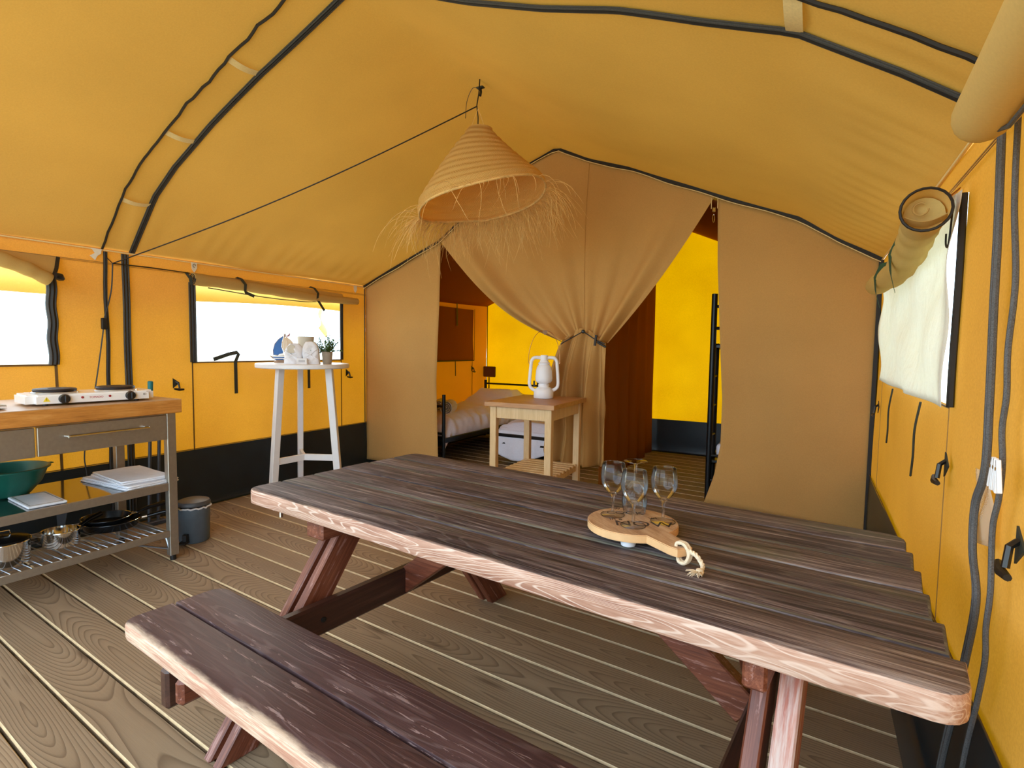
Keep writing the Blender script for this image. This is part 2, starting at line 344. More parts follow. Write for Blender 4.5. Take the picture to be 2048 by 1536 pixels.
# ================================================================ mesh helpers
class MB:
    def __init__(s): s.v = []; s.f = []; s.mi = []; s.uv = None
    def add(s, vs, fs, mi=0, T=None):
        o = len(s.v)
        for v in vs:
            v = Vector(v)
            s.v.append(T @ v if T is not None else v)
        for f in fs: s.f.append([i+o for i in f]); s.mi.append(mi)
        return s
    def bm(s, b, mi=0, T=None):
        b.verts.ensure_lookup_table(); b.verts.index_update()
        s.add([v.co for v in b.verts], [[v.index for v in f.verts] for f in b.faces], mi, T); b.free(); return s
    def box(s, sx, sy, sz, at=(0, 0, 0), bev=0.0, mi=0, T=None, seg=1, rot=None):
        b = bmesh.new(); bmesh.ops.create_cube(b, size=1)
        bmesh.ops.scale(b, vec=(sx, sy, sz), verts=b.verts)
        if bev: bmesh.ops.bevel(b, geom=b.edges[:], offset=bev, segments=seg, affect='EDGES', profile=0.5)
        L = Matrix.Translation(Vector(at))
        if rot is not None: L = L @ rot
        return s.bm(b, mi, (T @ L) if T is not None else L)
    def bar(s, a, b_, wdt, thk, upv=(0, 0, 1), bev=0.0, mi=0):
        a = Vector(a); b_ = Vector(b_); d = b_-a; L = d.length; x = d/L
        z = Vector(upv) - x*Vector(upv).dot(x); z.normalize(); y = z.cross(x)
        T = Matrix((x, y, z)).transposed().to_4x4(); T.translation = (a+b_)/2
        return s.box(L, wdt, thk, bev=bev, mi=mi, T=T)
    def lathe(s, prof, seg=24, at=(0, 0, 0), mi=0, T=None, cap=True):
        vs = []; fs = []; n = len(prof)
        for (r, z) in prof:
            for k in range(seg):
                a = 2*math.pi*k/seg; vs.append((at[0]+r*math.cos(a), at[1]+r*math.sin(a), at[2]+z))
        for i in range(n-1):
            for k in range(seg):
                fs.append([i*seg+k, i*seg+(k+1) % seg, (i+1)*seg+(k+1) % seg, (i+1)*seg+k])
        if cap:
            if prof[0][0] > 1e-6: fs.append(list(range(seg))[::-1])
            if prof[-1][0] > 1e-6: fs.append([(n-1)*seg+k for k in range(seg)])
        return s.add(vs, fs, mi, T)
    def tube(s, pts, r, seg=8, mi=0, cap=True, closed=False):
        pts = [Vector(p) for p in pts]; n = len(pts)
        rs = r if isinstance(r, (list, tuple)) else [r]*n
        vs = []; fs = []; prev = None
        for i, p in enumerate(pts):
            if closed: t = pts[(i+1) % n]-pts[(i-1) % n]
            else: t = pts[min(i+1, n-1)]-pts[max(i-1, 0)]
            t.normalize()
            if prev is None:
                a = Vector((0, 0, 1)) if abs(t.z) < 0.9 else Vector((1, 0, 0))
                nrm = (a - t*a.dot(t)).normalized()
            else:
                nrm = (prev - t*prev.dot(t)).normalized()
            prev = nrm; bn = t.cross(nrm)
            for k in range(seg):
                a = 2*math.pi*k/seg; vs.append(p+(nrm*math.cos(a)+bn*math.sin(a))*rs[i])
        m_ = n if closed else n-1
        for i in range(m_):
            j = (i+1) % n
            for k in range(seg): fs.append([i*seg+k, i*seg+(k+1) % seg, j*seg+(k+1) % seg, j*seg+k])
        if cap and not closed:
            fs.append(list(range(seg))[::-1]); fs.append([(n-1)*seg+k for k in range(seg)])
        return s.add(vs, fs, mi)
    def sheet(s, P, nu, nv, mi=0, thick=0.0):
        vs = [Vector(P(i/nu, j/nv)) for j in range(nv+1) for i in range(nu+1)]
        W = nu+1
        fs = [[j*W+i, j*W+i+1, (j+1)*W+i+1, (j+1)*W+i] for j in range(nv) for i in range(nu)]
        if thick:
            nr = [Vector((0, 0, 0)) for _ in vs]
            for f in fs:
                q = (vs[f[1]]-vs[f[0]]).cross(vs[f[3]]-vs[f[0]])
                for i in f: nr[i] += q
            N = len(vs)
            vs2 = vs+[v-n_.normalized()*thick if n_.length > 0 else v for v, n_ in zip(vs, nr)]
            fs2 = fs+[[i+N for i in f][::-1] for f in fs]
            bd = [j for j in range(W)]; ring = [i for i in range(W)]+[j*W+nu for j in range(1, nv+1)]+[nv*W+i for i in range(nu-1, -1, -1)]+[j*W for j in range(nv-1, 0, -1)]
            for a, b_ in zip(ring, ring[1:]+ring[:1]): fs2.append([b_, a, a+N, b_+N])
            return s.add(vs2, fs2, mi)
        return s.add(vs, fs, mi)
    def ribbon(s, pts, wdt, nrm, mi=0, thick=0.0015):
        """flat strap along pts, its face turned to nrm"""
        pts = [Vector(p) for p in pts]; N = Vector(nrm).normalized(); n = len(pts)
        L = []
        for i, p in enumerate(pts):
            t = (pts[min(i+1, n-1)]-pts[max(i-1, 0)]).normalized(); sd = t.cross(N).normalized()*wdt/2
            nn = sd.cross(t).normalized()*thick/2
            L.append([p-sd-nn, p+sd-nn, p+sd+nn, p-sd+nn])
        vs = [v for q in L for v in q]; fs = []
        for i in range(n-1):
            for k in range(4): fs.append([i*4+k, i*4+(k+1) % 4, (i+1)*4+(k+1) % 4, (i+1)*4+k])
        fs.append([3, 2, 1, 0]); fs.append([(n-1)*4+k for k in range(4)])
        return s.add(vs, fs, mi)
    def prism(s, poly, z0, z1, mi=0, T=None, mside=None):
        n = len(poly)
        vs = [(x, y, z0) for x, y in poly]+[(x, y, z1) for x, y in poly]
        o = len(s.f)
        s.add(vs, [list(range(n))[::-1], list(range(n, 2*n))], mi, T)
        base = len(s.v)-2*n
        for i in range(n):
            s.f.append([base+i, base+(i+1) % n, base+n+(i+1) % n, base+n+i]); s.mi.append(mi if mside is None else mside)
        return s
    def mesh(s, name, mats, smooth=False, auto=None):
        me = bpy.data.meshes.new(name); me.from_pydata([tuple(v) for v in s.v], [], s.f)
        if not isinstance(mats, (list, tuple)): mats = [mats]
        for q in mats: me.materials.append(M[q] if isinstance(q, str) else q)
        if len(mats) > 1: me.polygons.foreach_set('material_index', s.mi)
        if smooth: me.polygons.foreach_set('use_smooth', [True]*len(me.polygons))
        if smooth and auto is not None:
            try: me.set_sharp_from_angle(angle=R(auto))
            except Exception: pass
        me.update(); return me
    def obj(s, name, mats, parent=None, smooth=False, auto=40, **props):
        return link(name, s.mesh(name, mats, smooth, auto), parent, **props)

def link(name, data, parent=None, loc=None, rot=None, **props):
    o = bpy.data.objects.new(name, data); COL.objects.link(o)
    if parent is not None: o.parent = parent
    if loc is not None: o.location = loc
    if rot is not None: o.rotation_euler = rot
    for k, v in props.items(): o[k] = v
    return o
def thing(name, label, cat, loc=(0, 0, 0), rz=0.0, group=None, rot=None):
    o = bpy.data.objects.new(name, None); COL.objects.link(o); o.location = loc
    o.rotation_euler = rot if rot else (0, 0, rz); o.empty_display_size = 0.05
    o['label'] = label; o['category'] = cat
    if group: o['group'] = group
    return o
def tag(o, label, cat, group=None):
    o['label'] = label; o['category'] = cat
    if group: o['group'] = group
    return o
def kids(o): return [c for c in bpy.data.objects if c.parent == o]
def copy_tree(o, parent=None):
    ch = kids(o); c = o.copy(); COL.objects.link(c)
    if parent is not None: c.parent = parent
    for k in ch: copy_tree(k, c)
    return c
def text(name, body, size, mat, parent, T, extrude=0.0004, align='CENTER'):
    cu = bpy.data.curves.new(name, 'FONT'); cu.body = body; cu.size = size; cu.extrude = extrude
    cu.align_x = align; cu.align_y = 'CENTER'; cu.materials.append(M[mat])
    o = bpy.data.objects.new(name, cu); COL.objects.link(o)
    bpy.context.view_layer.update()
    me = bpy.data.meshes.new_from_object(o.evaluated_get(bpy.context.evaluated_depsgraph_get()))
    bpy.data.objects.remove(o); me.name = name
    o = bpy.data.objects.new(name, me); COL.objects.link(o); o.parent = parent
    o.matrix_local = T
    return o
def lerp(a, b, t): return a+(b-a)*t
def interp(pts, x):
    if x <= pts[0][0]: return pts[0][1]
    for (x0, y0), (x1, y1) in zip(pts, pts[1:]):
        if x <= x1: return y0+(y1-y0)*(x-x0)/(x1-x0)
    return pts[-1][1]
def curve_pts(ctrl, n):
    """Catmull-Rom through ctrl"""
    P = [Vector(c) for c in ctrl]; P = [P[0]*2-P[1]]+P+[P[-1]*2-P[-2]]; out = []
    for i in range(1, len(P)-2):
        for k in range(n):
            t = k/n; a, b, c, d = P[i-1], P[i], P[i+1], P[i+2]
            out.append(0.5*((2*b)+(c-a)*t+(2*a-5*b+4*c-d)*t*t+(3*b-a-3*c+d)*t**3))
    out.append(P[-2]); return out

# ================================================================ the tent shell
XL, XR, YB, YR, YF = -4.15, 0.375, 4.37, 6.82, -0.45
ZE = 1.87
# roof profiles (x, z): at the front seam and at the partition
PS = [(-4.16, 1.87), (-3.81, 2.225), (-3.55, 2.375), (-3.15, 2.54), (-2.66, 2.715), (-2.33, 2.81), (-1.93, 2.93), (-1.27, 2.655), (-0.94, 2.53), (-0.65, 2.434), (-0.36, 2.31), (-0.09, 2.205), (0.17, 2.025), (0.375, 1.87)]
PB = [(-4.16, 1.88), (-3.18, 2.28), (-2.6, 2.68), (-2.23, 2.865), (-1.97, 2.955), (-1.68, 2.81), (-1.34, 2.70), (-1.06, 2.575), (-0.67, 2.41), (-0.12, 2.19), (0.12, 2.02), (0.375, 1.88)]
def seam_y(x): return 2.11-(x+4.15)*0.0642
def rope_y(x): return 1.93-(x+4.15)*0.0686
def roof_z(x, y):
    ys = seam_y(x)
    a = interp(PS, x); b = interp(PB, x)
    if y <= ys: z = a
    elif y < YB:
        t = (y-ys)/(YB-ys); z = lerp(a, b, t)
        t2 = (x-XL)/(XR-XL)
        z -= 0.05*math.sin(math.pi*t)*math.sin(math.pi*t2)**1.0*(1-math.exp(-((x+1.93)/0.5)**2))*1.0
    else: z = b
    return z
def roof_x(u):  # spread u in 0..1 so that a vertex row runs on the ridge
    return lerp(XL-0.01, -1.93, u/0.5) if u < 0.5 else lerp(-1.93, XR, (u-0.5)/0.5)
NX, = (48,)
ystations = [YF, -1.0, -0.4, 0.2, 0.8, 1.2, 1.5]
def roofP(u, v):
    x = roof_x(u)
    ys = seam_y(x)
    knots = [(0, YF), (0.2, rope_y(x)), (0.26, ys), (0.72, YB), (1, YR)]
    y = interp(knots, v)
    z = roof_z(x, y)
    # gathered ripples where the roof is sewn to the walls
    e = min(x-XL, XR-x)
    if e < 0.45: z += 0.006*math.sin(y*42+pnoise(Vector((x*2, y*3, 0)))*4)*(1-e/0.45)*(e/0.1 if e < 0.1 else 1)
    z += 0.012*pnoise(Vector((x*1.6, y*1.2, 3.1)))
    return (x, y, z)
b = MB().sheet(roofP, 64, 150)
ceiling = b.obj('ceiling', 'canvas_roof', None, smooth=True, auto=None, kind='structure')

def wall_rects(ax, val, holes, a0, a1, z0, z1, du=0.12):
    """panel of canvas in the plane ax=val from a0..a1, z0..z1 with rectangular holes (h0,h1,zz0,zz1)"""
    aa = sorted({a0, a1, *[h[0] for h in holes], *[h[1] for h in holes]})
    zz = sorted({z0, z1, *[h[2] for h in holes], *[h[3] for h in holes]})
    mb = MB()
    for p0, p1 in zip(aa, aa[1:]):
        for q0, q1 in zip(zz, zz[1:]):
            cm, cz = (p0+p1)/2, (q0+q1)/2
            if any(h[0] < cm < h[1] and h[2] < cz < h[3] for h in holes): continue
            nu = max(1, int((p1-p0)/du)); nv = max(1, int((q1-q0)/du))
            def P(u, v, p0=p0, p1=p1, q0=q0, q1=q1):
                a = lerp(p0, p1, u); z = lerp(q0, q1, v)
                o = 0.010*pnoise(Vector((a*1.7, z*1.7, val)))
                return (val+o, a, z) if ax == 0 else (a, val+o, z)
            mb.sheet(P, nu, nv)
    return mb
WL = [(-0.2, 1.63, 1.12, 1.72), (2.51, 4.01, 1.12, 1.74)]
wall_left = wall_rects(0, XL, WL, YF, YB, -0.1, 1.88).obj('wall_left', 'canvas_wall', smooth=True, auto=None, kind='structure')
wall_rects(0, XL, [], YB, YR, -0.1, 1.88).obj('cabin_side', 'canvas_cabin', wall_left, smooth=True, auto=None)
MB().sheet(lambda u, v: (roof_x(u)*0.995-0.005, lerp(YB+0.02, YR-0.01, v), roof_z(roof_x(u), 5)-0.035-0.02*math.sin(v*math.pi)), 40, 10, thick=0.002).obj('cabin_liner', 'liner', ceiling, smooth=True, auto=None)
WR = [(2.072, 3.88, 1.11, 1.74)]
wall_right = wall_rects(0, XR, WR, YF, YR, -0.1, 1.88).obj('wall_right', 'canvas_wall', smooth=True, auto=None, kind='structure')
# rear gable wall
mb = MB()
def P(u, v):
    x = lerp(XL, XR, u); top = interp(PB, x)
    return (x, YR+0.012*pnoise(Vector((x, v*2, 5))), lerp(-0.1, top, v))
mb.sheet(P, 48, 20)
wall_rear = mb.obj('wall_rear', 'canvas_rear', smooth=True, auto=None, kind='structure')

# skirts (ground flaps) as parts of the walls
def skirt(wall, ax, val, inn, a0, a1, ztop=0.45, flange=0.05):
    mb = MB()
    def P(u, v):
        a = lerp(a0, a1, u)
        prof = [(flange, 0.006), (0.018, 0.012), (0.010, 0.05), (0.012, 0.24), (0.008, ztop)]
        t = v*4; i = min(3, int(t)); f = t-i
        o = lerp(prof[i][0], prof[i+1][0], f); z = lerp(prof[i][1], prof[i+1][1], f)
        o += 0.004+0.006*(pnoise(Vector((a*2.2, z*3, val)))+0.3)*(1 if z > 0.05 else 0)
        return (val+inn*o, a, z) if ax == 0 else (a, val+inn*o, z)
    mb.sheet(P, int((a1-a0)/0.12), 12)
    return mb.obj('ground_flap', 'skirt', wall, smooth=True, auto=None, label='dark green-black ground flap along the wall foot')
skirt(wall_left, 0, XL, 1, YF, YR-0.02)
skirt(wall_right, 0, XR, -1, YF, YR-0.02, flange=0.075)
skirt(wall_rear, 1, YR, -1, XL, XR, ztop=0.41)
# sewn details on the side walls
def wall_line(wall, x, inn, pts, wdt, mat, name='seam', off=0.013):
    pp = [(x+inn*off, y, z) for y, z in pts]
    return MB().ribbon(pp, wdt, (inn, 0, 0), thick=0.002).obj(name, mat, wall)
for wl, x, inn in ((wall_left, XL, 1), (wall_right, XR, -1)):
    wall_line(wl, x, inn, [(YF, 1.787), (2.0, 1.788), (YB, 1.795)], 0.004, 'seam', 'top_band_seam')
    wall_line(wl, x, inn, [(YF, 1.775), (YB, 1.785)], 0.003, 'seam', 'top_band_seam')
    wall_line(wl, x, inn, [(YF, 1.868), (YR, 1.872)], 0.008, 'tab', 'eave_seam')
    wall_line(wl, x, inn, [(YF, 0.455), (YR, 0.455)], 0.006, 'seam_dark', 'skirt_seam')
wall_line(wall_left, XL, 1, [(2.505, 1.12), (2.505, 0.45)], 0.010, 'seam_dark', 'panel_seam')
wall_line(wall_left, XL, 1, [(4.01, 1.12), (4.01, 0.45)], 0.010, 'seam_dark', 'panel_seam')
wall_line(wall_left, XL, 1, [(1.645, 1.12), (1.655, 0.45)], 0.016, 'seam_dark', 'panel_seam')
wall_line(wall_left, XL, 1, [(2.505, 1.118), (4.01, 1.118)], 0.012, 'seam_dark', 'sill_seam')
wall_line(wall_left, XL, 1, [(YF, 1.118), (1.645, 1.118)], 0.012, 'seam_dark', 'sill_seam')
wall_line(wall_right, XR, -1, [(2.06, 1.108), (2.055, 0.45)], 0.003, 'seam', 'panel_seam')
wall_line(wall_right, XR, -1, [(3.88, 1.108), (3.88, 0.45)], 0.003, 'seam', 'panel_seam')
wall_line(wall_right, XR, -1, [(2.06, 1.108), (3.88, 1.108)], 0.006, 'seam_dark', 'sill_seam')
# rear wall: corner seam and eave line
MB().ribbon([(XL+0.02, YR-0.02, 0), (XL+0.02, YR-0.02, 1.87)], 0.012, (1, -1, 0)).obj('corner_seam', 'seam_dark', wall_rear)
MB().ribbon([(x, YR-0.03, interp(PB, x)-0.01) for x in [lerp(XL, XR, i/20) for i in range(21)]], 0.01, (0, -1, 0)).obj('eave_seam', 'seam_dark', wall_rear)
# closed blind over the sleeping cabin window, left wall
bl = thing('window_blind', 'closed brown canvas blind on the left wall of the sleeping cabin', 'blind', (XL+0.025, 5.95, 1.08))
MB().sheet(lambda u, v: (0.006*math.sin(u*9+v*4)+0.012*math.exp(-((v-0.12)/0.08)**2), lerp(-0.6, 0.47, u), lerp(0, 0.69, v)), 16, 12, thick=0.002).obj('blind_cloth', 'canvas_brown', bl, smooth=True, auto=60)
MB().ribbon([(0.015, 0.05, 0.75), (0.02, 0.05, 0.46)], 0.022, (1, 0, 0)).obj('strap', 'black', bl)
MB().ribbon([(0.015, 0.02, 0.0), (0.02, 0.02, -0.2)], 0.018, (1, 0, 0)).obj('strap', 'strap', bl)
MB().ribbon([(0.02, -0.6, 0.0), (0.02, 0.47, 0.0)], 0.016, (1, 0, 0)).obj('hem', 'piping', bl)
MB().ribbon([(0.02, 0.47, 0.7), (0.02, 0.47, 0.0)], 0.010, (1, 0, 0)).obj('edge_tape', 'piping', bl)
wall_line(wall_left, XL, 1, [(6.42, 1.07), (6.42, 0.45)], 0.012, 'seam_dark', 'panel_seam')

# ---------------- zipper bands across roof and walls
def roof_band(yfun, x0, x1, wdt, dz, name, mats, n=90, wav=0.0, parent=ceiling, strands=True):
    pts = []
    for i in range(n+1):
        x = lerp(x0, x1, i/n); y = yfun(x)+wav*pnoise(Vector((x*9, 0, 2)))
        pts.append(Vector((x, y, roof_z(x, yfun(x))+0.012*pnoise(Vector((x*1.6, y*1.2, 3.1)))-dz)))
    mb = MB()
    for i in range(n):
        a, c = pts[i], pts[i+1]
    if strands:
        mb.tube([p+Vector((0, 0, -0.001)) for p in pts], 0.0065, 6, 0)
        mb.tube([p+Vector((0.0, 0.011, 0.0)) for p in pts], 0.0045, 6, 1)
        mb.tube([p+Vector((0.0, -0.011, 0.0)) for p in pts], 0.0045, 6, 1)
        mb.tube([p+Vector((0.0, 0.017, 0.004)) for p in pts], 0.0028, 6, 1)
        mb.tube([p+Vector((0.0, -0.017, 0.004)) for p in pts], 0.0028, 6, 1)
    else:
        mb.tube(pts, wdt, 6, 0)
    return mb.obj(name, mats, parent, smooth=True)
roof_band(seam_y, XL, XR, 0, 0.012, 'roof_zip', ['piping', 'zip'])
roof_band(rope_y, XL, XR, 0.007, 0.012, 'roof_piping', ['piping'], wav=0.018, strands=False)
# wall zips (left)
mb = MB()
for dy, r_, mi in ((0, 0.010, 0), (0.018, 0.006, 1), (-0.018, 0.006, 1)):
    mb.tube([(XL+0.022+0.003*math.sin(z*9), 2.055+dy, z) for z in [1.86-0.12*i for i in range(16)]], r_, 6, mi)
mb.obj('wall_zip', ['piping', 'zip'], wall_left, smooth=True)
mb = MB()
for dy, r_, mi in ((0, 0.009, 0), (0.012, 0.004, 1)):
    mb.tube([(XL+0.02, 1.93+dy+0.004*math.sin(z*11), z) for z in [1.86-0.1*i for i in range(19)]], r_, 6, mi)
mb.obj('wall_piping', ['piping', 'zip'], wall_left, smooth=True)
# loose zip band hanging by the right wall
hang = [(0.345, 1.63, 1.80), (0.34, 1.577, 1.551), (0.34, 1.566, 1.388), (0.34, 1.545, 1.17), (0.34, 1.54, 1.017), (0.34, 1.60, 0.924), (0.34, 1.594, 0.821), (0.34, 1.537, 0.726), (0.34, 1.59, 0.561), (0.335, 1.637, 0.411), (0.33, 1.703, 0.219), (0.33, 1.74, 0.05)]
zp = thing('hanging_zip', 'grey loose zip band hanging down the right wall, the wider of two', 'zip', hang[-1])
hp = [Vector(p)-Vector(hang[-1]) for p in curve_pts(hang, 7)]
mb = MB(); mb.tube([p+Vector((0, 0.008, 0)) for p in hp], 0.0065, 7); mb.tube([p-Vector((0, 0.008, 0)) for p in hp], 0.0065, 7)
mb.obj('zip_band', 'cord', zp, smooth=True)
MB().tube(hp, 0.005, 6).obj('zip_teeth', 'zip_light', zp, smooth=True)
h2 = [(0.34, 1.49, 1.78), (0.34, 1.471, 1.579), (0.34, 1.426, 1.415), (0.34, 1.441, 1.278), (0.34, 1.428, 1.19), (0.34, 1.441, 1.12), (0.34, 1.421, 1.05), (0.34, 1.43, 0.977), (0.34, 1.455, 0.908), (0.34, 1.438, 0.786), (0.34, 1.45, 0.70), (0.34, 1.44, 0.637), (0.34, 1.471, 0.533), (0.335, 1.527, 0.341), (0.33, 1.56, 0.06)]
c2 = thing('braided_rope', 'thinner grey braided cord hanging by the right wall with pegs on it', 'cord', h2[-1])
MB().tube([Vector(p)-Vector(h2[-1]) for p in curve_pts(h2, 7)], 0.0056, 7).obj('cord_strand', 'cord', c2, smooth=True)
# tabs
for i, (x, lab) in enumerate(((-3.86, 'lowest'), (-3.30, 'middle'), (-2.66, 'upper'))):
    y0, y1 = rope_y(x)+0.005, seam_y(x)-0.01
    P0 = lambda t, x=x, y0=y0, y1=y1: (x+0.04*t*0, lerp(y0, y1, t), roof_z(x, 1.0)-0.012-0.012*math.sin(math.pi*t))
    o = MB().ribbon([P0(k/6) for k in range(7)], 0.035, (0.45, 0, -0.9)).obj('tab', 'tab', ceiling, smooth=True)
x = -0.09
MB().ribbon([(x, lerp(rope_y(x)+0.005, seam_y(x)-0.01, k/6), roof_z(x, 1)-0.014-0.012*math.sin(math.pi*k/6)) for k in range(7)], 0.05, (-0.35, 0, -0.9)).obj('tab', 'tab', ceiling, smooth=True)
for y in (1.878, 2.531, 4.2):
    poly = [(0, 0), (0.06, 0), (0.055, -0.03), (0.035, -0.045), (0.02, -0.075), (-0.01, -0.05), (0.02, -0.03)] if y < 2 else [(0, 0), (0.045, 0), (0.045, -0.04), (0.022, -0.075), (0.004, -0.05)]
    T = Matrix(((0, 0, 1, XL+0.016), (1, 0, 0, y-0.02), (0, 1, 0, 1.872), (0, 0, 0, 1)))
    tg = MB().prism(poly, 0, 0.003, T=T).obj('white_tag', 'label', wall_left)
    if 2.4 < y < 2.6:
        MB().tube([(XL+0.022, 2.532+0.010*math.cos(a), 1.848+0.013*math.sin(a)) for a in [i*math.pi*1.6/10 for i in range(11)]], 0.0018, 5).obj('printed_mark', 'black', tg)

# ---------------- windows
def window(n, x, inn, y0, y1, z0, z1):
    t = bpy.data.objects.new('window_%d' % n, None); COL.objects.link(t); t.location = (x, (y0+y1)/2, z0); t['kind'] = 'structure'
    t.empty_display_size = 0.05
    hw = (y1-y0)/2; h = z1-z0
    MB().sheet(lambda u, v: (-inn*0.012+0.006*pnoise(Vector((u*5, v*3, n))), lerp(-hw-0.01, hw+0.01, u), lerp(-0.01, h+0.01, v)), 14, 8).obj('window_film', 'film', t, smooth=True, auto=None)
    return t, hw, h
w1, hw, h = window(1, XL, 1, -0.2, 1.63, 1.12, 1.72)
w1.name = 'window_1'
mb = MB()
for dy, r_, mi in ((0.008, 0.013, 0), (-0.014, 0.012, 1), (0.026, 0.006, 1)):
    mb.tube([(0.02, hw+dy+0.004*math.sin(z*30), z) for z in [0.02*i for i in range(28)]], r_, 6, mi)
mb.obj('side_zip', ['piping', 'zip'], w1, smooth=True)
w2, hw2, h2_ = window(2, XL, 1, 2.51, 4.01, 1.12, 1.74)
for sgn, ww in ((-1, 1.0), (1, 0.7)):
    mb = MB()
    for dy, r_, mi in ((0.0, 0.012*ww, 0), (0.020*ww, 0.009*ww, 1), (-0.02*ww, 0.005, 1)):
        mb.tube([(0.02, sgn*(hw2-0.0)+dy, z) for z in [0.03*i for i in range(21)]], r_, 6, mi)
    mb.obj('side_zip', ['piping', 'zip'], w2, smooth=True)
w3, hw3, h3 = window(3, XR, -1, 2.06, 3.88, 1.11, 1.74)
mb = MB()
for dy, r_, mi in ((0.0, 0.010, 0), (0.012, 0.007, 1)):
    mb.tube([(-0.012, -hw3-0.004+dy+0.004*math.sin(z*12), z) for z in [0.025*i for i in range(26)]], r_, 6, mi)
mb.obj('side_zip', ['piping', 'zip'], w3, smooth=True)

# rolled blinds
def roll(name, label, pts, rad, mat='canvas_roll', ends=(0, 1)):
    base = Vector(pts[0]); t = thing(name, label, 'blind', base)
    cp = [p-base for p in curve_pts(pts, 8)]
    n = len(cp); rs = [interp([(0, rad[0]), (0.5, rad[1]), (1, rad[2])], i/(n-1))*(1+0.06*math.sin(i*1.3)) for i in range(n)]
    MB().tube(cp, rs, 16).obj('rolled_canvas', mat, t, smooth=True)
    # rolled layers seen on the ends
    for e, s_ in ((0, 0), (n-1, 1)):
        if s_ not in ends: continue
        a = cp[e]; d = (cp[1]-cp[0]).normalized() if e == 0 else (cp[-2]-cp[-1]).normalized()
        sp = []
        u1 = d.cross(Vector((0, 0, 1))).normalized(); u2 = d.cross(u1)
        for k in range(40):
            rr = rs[e]*(1-k/44); an = k*0.5
            sp.append(a-d*0.002+(u1*math.cos(an)+u2*math.sin(an))*rr)
        MB().tube(sp, 0.0032, 5).obj('end_piping', 'piping', t, smooth=True)
    return t, cp, rs
r2, cp, rs = roll('rolled_blind', 'rolled beige blind above the window behind the white bar table', [(XL+0.05, 2.50, 1.745), (XL+0.06, 2.9, 1.735), (XL+0.07, 3.3, 1.715), (XL+0.07, 3.65, 1.70), (XL+0.09, 4.15, 1.705)], (0.045, 0.040, 0.032))
def rel(t, pts): return [Vector(p)-Vector(t.location) for p in pts]
MB().sheet(lambda u, v: (0.02-0.03*v, lerp(0.02, 1.5, u), lerp(0.0, 0.045, v)-0.02*u), 10, 2, thick=0.002).obj('top_flap', 'canvas_roll', r2, smooth=True, auto=60)
for y, dz in ((2.88, 0.0), (3.62, -0.02)):
    mb = MB(); cz = 1.732+dz
    ring = [(XL+0.065+0.05*math.cos(a), y, cz+0.05*math.sin(a)) for a in [i*2*math.pi/14 for i in range(15)]]
    mb.ribbon(rel(r2, [(XL+0.03, y-0.01, 1.80), (XL+0.08, y, 1.785), (XL+0.118, y+0.01, 1.74), (XL+0.105, y+0.015, 1.695), (XL+0.09, y+0.03, 1.68), (XL+0.10, y+0.1, 1.585 if dz else 1.655)]), 0.026, (1, 0, 0.1))
    mb.obj('strap', 'strap', r2, smooth=True)
MB().tube(rel(r2, curve_pts([(XL+0.05, 2.62, 1.69), (XL+0.06, 3.1, 1.66), (XL+0.06, 3.5, 1.655), (XL+0.06, 3.66, 1.665)], 6)), 0.004, 5).obj('hem_cord', 'piping', r2, smooth=True)
MB().ribbon(rel(r2, [(XL+0.02, 2.47, 1.79), (XL+0.06, 2.48, 1.74), (XL+0.05, 2.49, 1.70)]), 0.02, (1, -0.5, 0)).obj('strap', 'strap', r2)
r1, cp, rs = roll('rolled_blind', 'sagging half-rolled beige blind over the window behind the hotplate', [(XL+0.09, 1.60, 1.635), (XL+0.10, 1.45, 1.70), (XL+0.10, 1.2, 1.755), (XL+0.09, 0.6, 1.76), (XL+0.08, -0.2, 1.74), (XL+0.07, -1.2, 1.74)], (0.038, 0.045, 0.045))
def P(u, v):
    y = lerp(1.665, 0.4, u); ztop = 1.785
    zb = interp([(0.4, 1.77), (1.2, 1.76), (1.45, 1.71), (1.60, 1.645), (1.70, 1.64)], y)
    return Vector((XL+0.02+0.09*v+0.012*math.sin(u*22+v*6)*v, y-0.05*v*(1-u), lerp(ztop, zb, v)))-Vector(r1.location)
MB().sheet(P, 24, 8, thick=0.002).obj('hanging_flap', 'canvas_roll', r1, smooth=True, auto=60)
MB().ribbon(rel(r1, [(XL+0.03, 1.672, 1.785), (XL+0.07, 1.645, 1.71), (XL+0.11, 1.615, 1.66)]), 0.02, (1, -0.3, 0)).obj('edge_tape', 'piping', r1)
MB().tube(rel(r1, [(XL+0.12, 1.615, 1.66), (XL+0.11, 1.645, 1.655), (XL+0.10, 1.665, 1.645)]), [0.02, 0.024, 0.012], 8).obj('strap_bundle', 'black', r1, smooth=True)

# big sagging roll of the right window
rr_, cp, rs = roll('rolled_blind', 'fat yellow-beige rolled blind sagging over the right-hand window', [(0.262, 1.99, 1.668), (0.275, 2.2, 1.652), (0.285, 2.45, 1.625), (0.285, 2.8, 1.60), (0.26, 3.35, 1.605)], (0.050, 0.052, 0.046), mat='canvas_cream', ends=())
kids_ = [c for c in kids(rr_) if c.name.startswith('rolled_canvas')]
